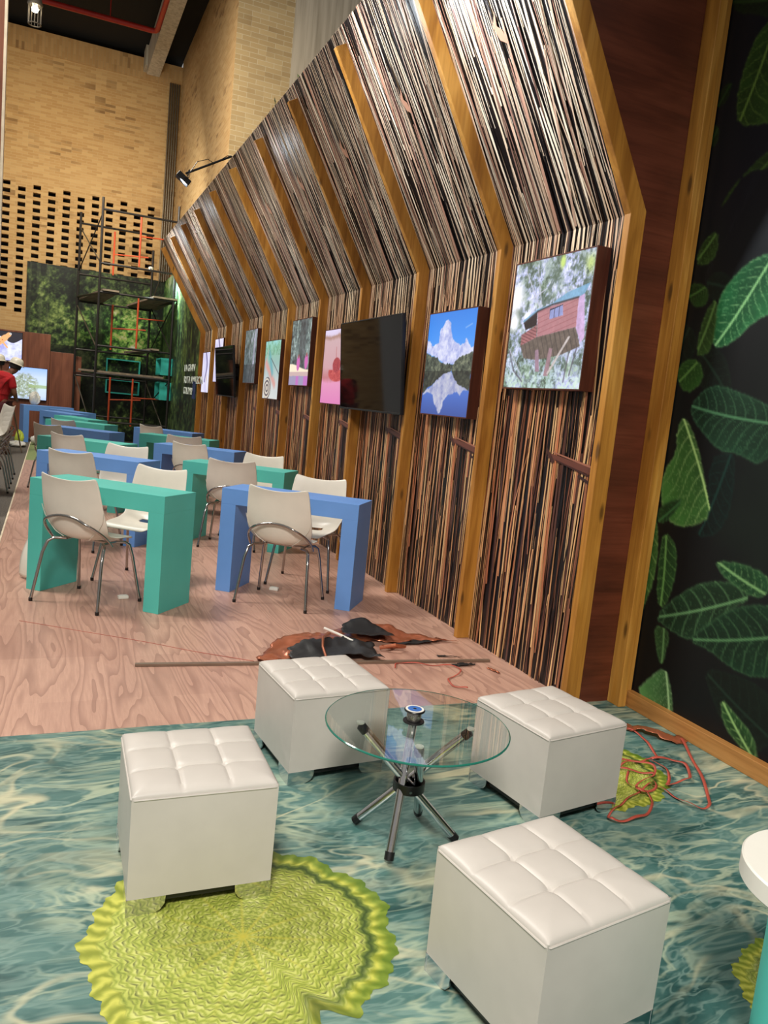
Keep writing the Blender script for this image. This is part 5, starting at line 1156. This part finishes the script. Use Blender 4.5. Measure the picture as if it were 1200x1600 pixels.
ribbon([(2.36, 2.62), (2.50, 2.60), (2.56, 2.52), (2.48, 2.44), (2.36, 2.40), (2.33, 2.34), (2.42, 2.35), (2.46, 2.42)], 'plastic_strip', MT['redstring'], 'red strip lying in a tangle on top of the lily pad print', 'strip', 0.010, G_, z=0.016)
ribbon([(1.90, 3.93), (1.96, 4.02), (2.08, 3.98), (2.20, 3.94), (2.30, 3.90), (2.26, 3.80), (2.14, 3.72), (2.12, 3.62), (2.18, 3.56)], 'plastic_strip', MT['redstring'], 'thin red strip on the wood-look floor right of the rear stool', 'strip', 0.009, G_)
ribbon([(-0.125, 5.045), (0.2, 4.82), (0.558, 4.569), (0.85, 4.34), (1.119, 4.160)], 'plastic_strip', MT['redstring'], 'long fine red thread lying straight across the wood-look floor', 'thread', 0.004, G_, z=0.001, amp=0.0005)
sc_ = cloth('vinyl_offcut', [(2.70, 2.93), (2.80, 2.99), (2.90, 2.84), (2.985, 2.79), (2.975, 2.72), (2.90, 2.70), (2.82, 2.79), (2.76, 2.88)], MT['bronze'], 0.03, 3, None); tag(sc_, 'small brown vinyl offcut lying against the timber rail at the right', 'vinyl sheet')
for poly, lab, mt in (([(2.27, 4.135), (2.42, 4.075), (2.43, 4.062), (2.26, 4.10)], 'thin black sliver on the floor just behind the long profile', 'blackcloth'), ([(2.27, 3.955), (2.36, 3.975), (2.46, 3.93), (2.40, 3.915), (2.31, 3.915)], 'thin black sliver on the floor just in front of the long profile', 'blackcloth'),
                      ([(2.475, 3.87), (2.50, 3.88), (2.53, 3.775), (2.50, 3.76)], 'small brown scrap on the floor near the foot of the slatted wall', 'bronze')):
    tag(cloth('vinyl_scrap', poly, MT[mt], 0.012, 2, None, cell=0.008), lab, 'scrap')
def bag(name, loc, size, mat, label, seed):
    rs_ = np.random.RandomState(seed); n, k = 16, 24; V = []; Fc = []
    for i in range(n+1):
        a = PI*i/n*0.98
        for j in range(k):
            b = 2*PI*j/k; r_ = 1+0.16*math.sin(3*b+seed+a*2)+0.10*math.sin(7*b+a*5); V.append((size[0]*math.sin(a)*math.cos(b)*r_, size[1]*math.sin(a)*math.sin(b)*r_, max(0.0, size[2]*(0.45+0.55*math.cos(a))*r_)))
    for i in range(n):
        for j in range(k): Fc.append((i*k+j, (i+1)*k+j, (i+1)*k+(j+1) % k, i*k+(j+1) % k))
    o = MB().add(V, Fc).build(name, mat, smooth=True, sharp=60); o.location = loc; tag(o, label, 'bag'); return o
bag('plastic_bag', (-0.17, 18.0, 0.003), (0.17, 0.24, 0.18), MT['white'], 'crumpled white plastic bag on the floor before the far blue desk', 2)
bag('plastic_bag', (-0.60, 18.6, -0.05), (0.085, 0.08, 0.25), MT['lime'], 'lime green bag standing on the floor by the brown panels', 5)
bag('plastic_bag', (-0.62, 17.9, -0.05), (0.20, 0.25, 0.10), MT['white'], 'flat white plastic wrap on the carpet beside the lime green bag', 8)
bag('plastic_bag', (-0.34, 19.6, 0.78), (0.11, 0.10, 0.26), MT['white'], 'small pale plastic bag standing on the farthest blue desk', 4)
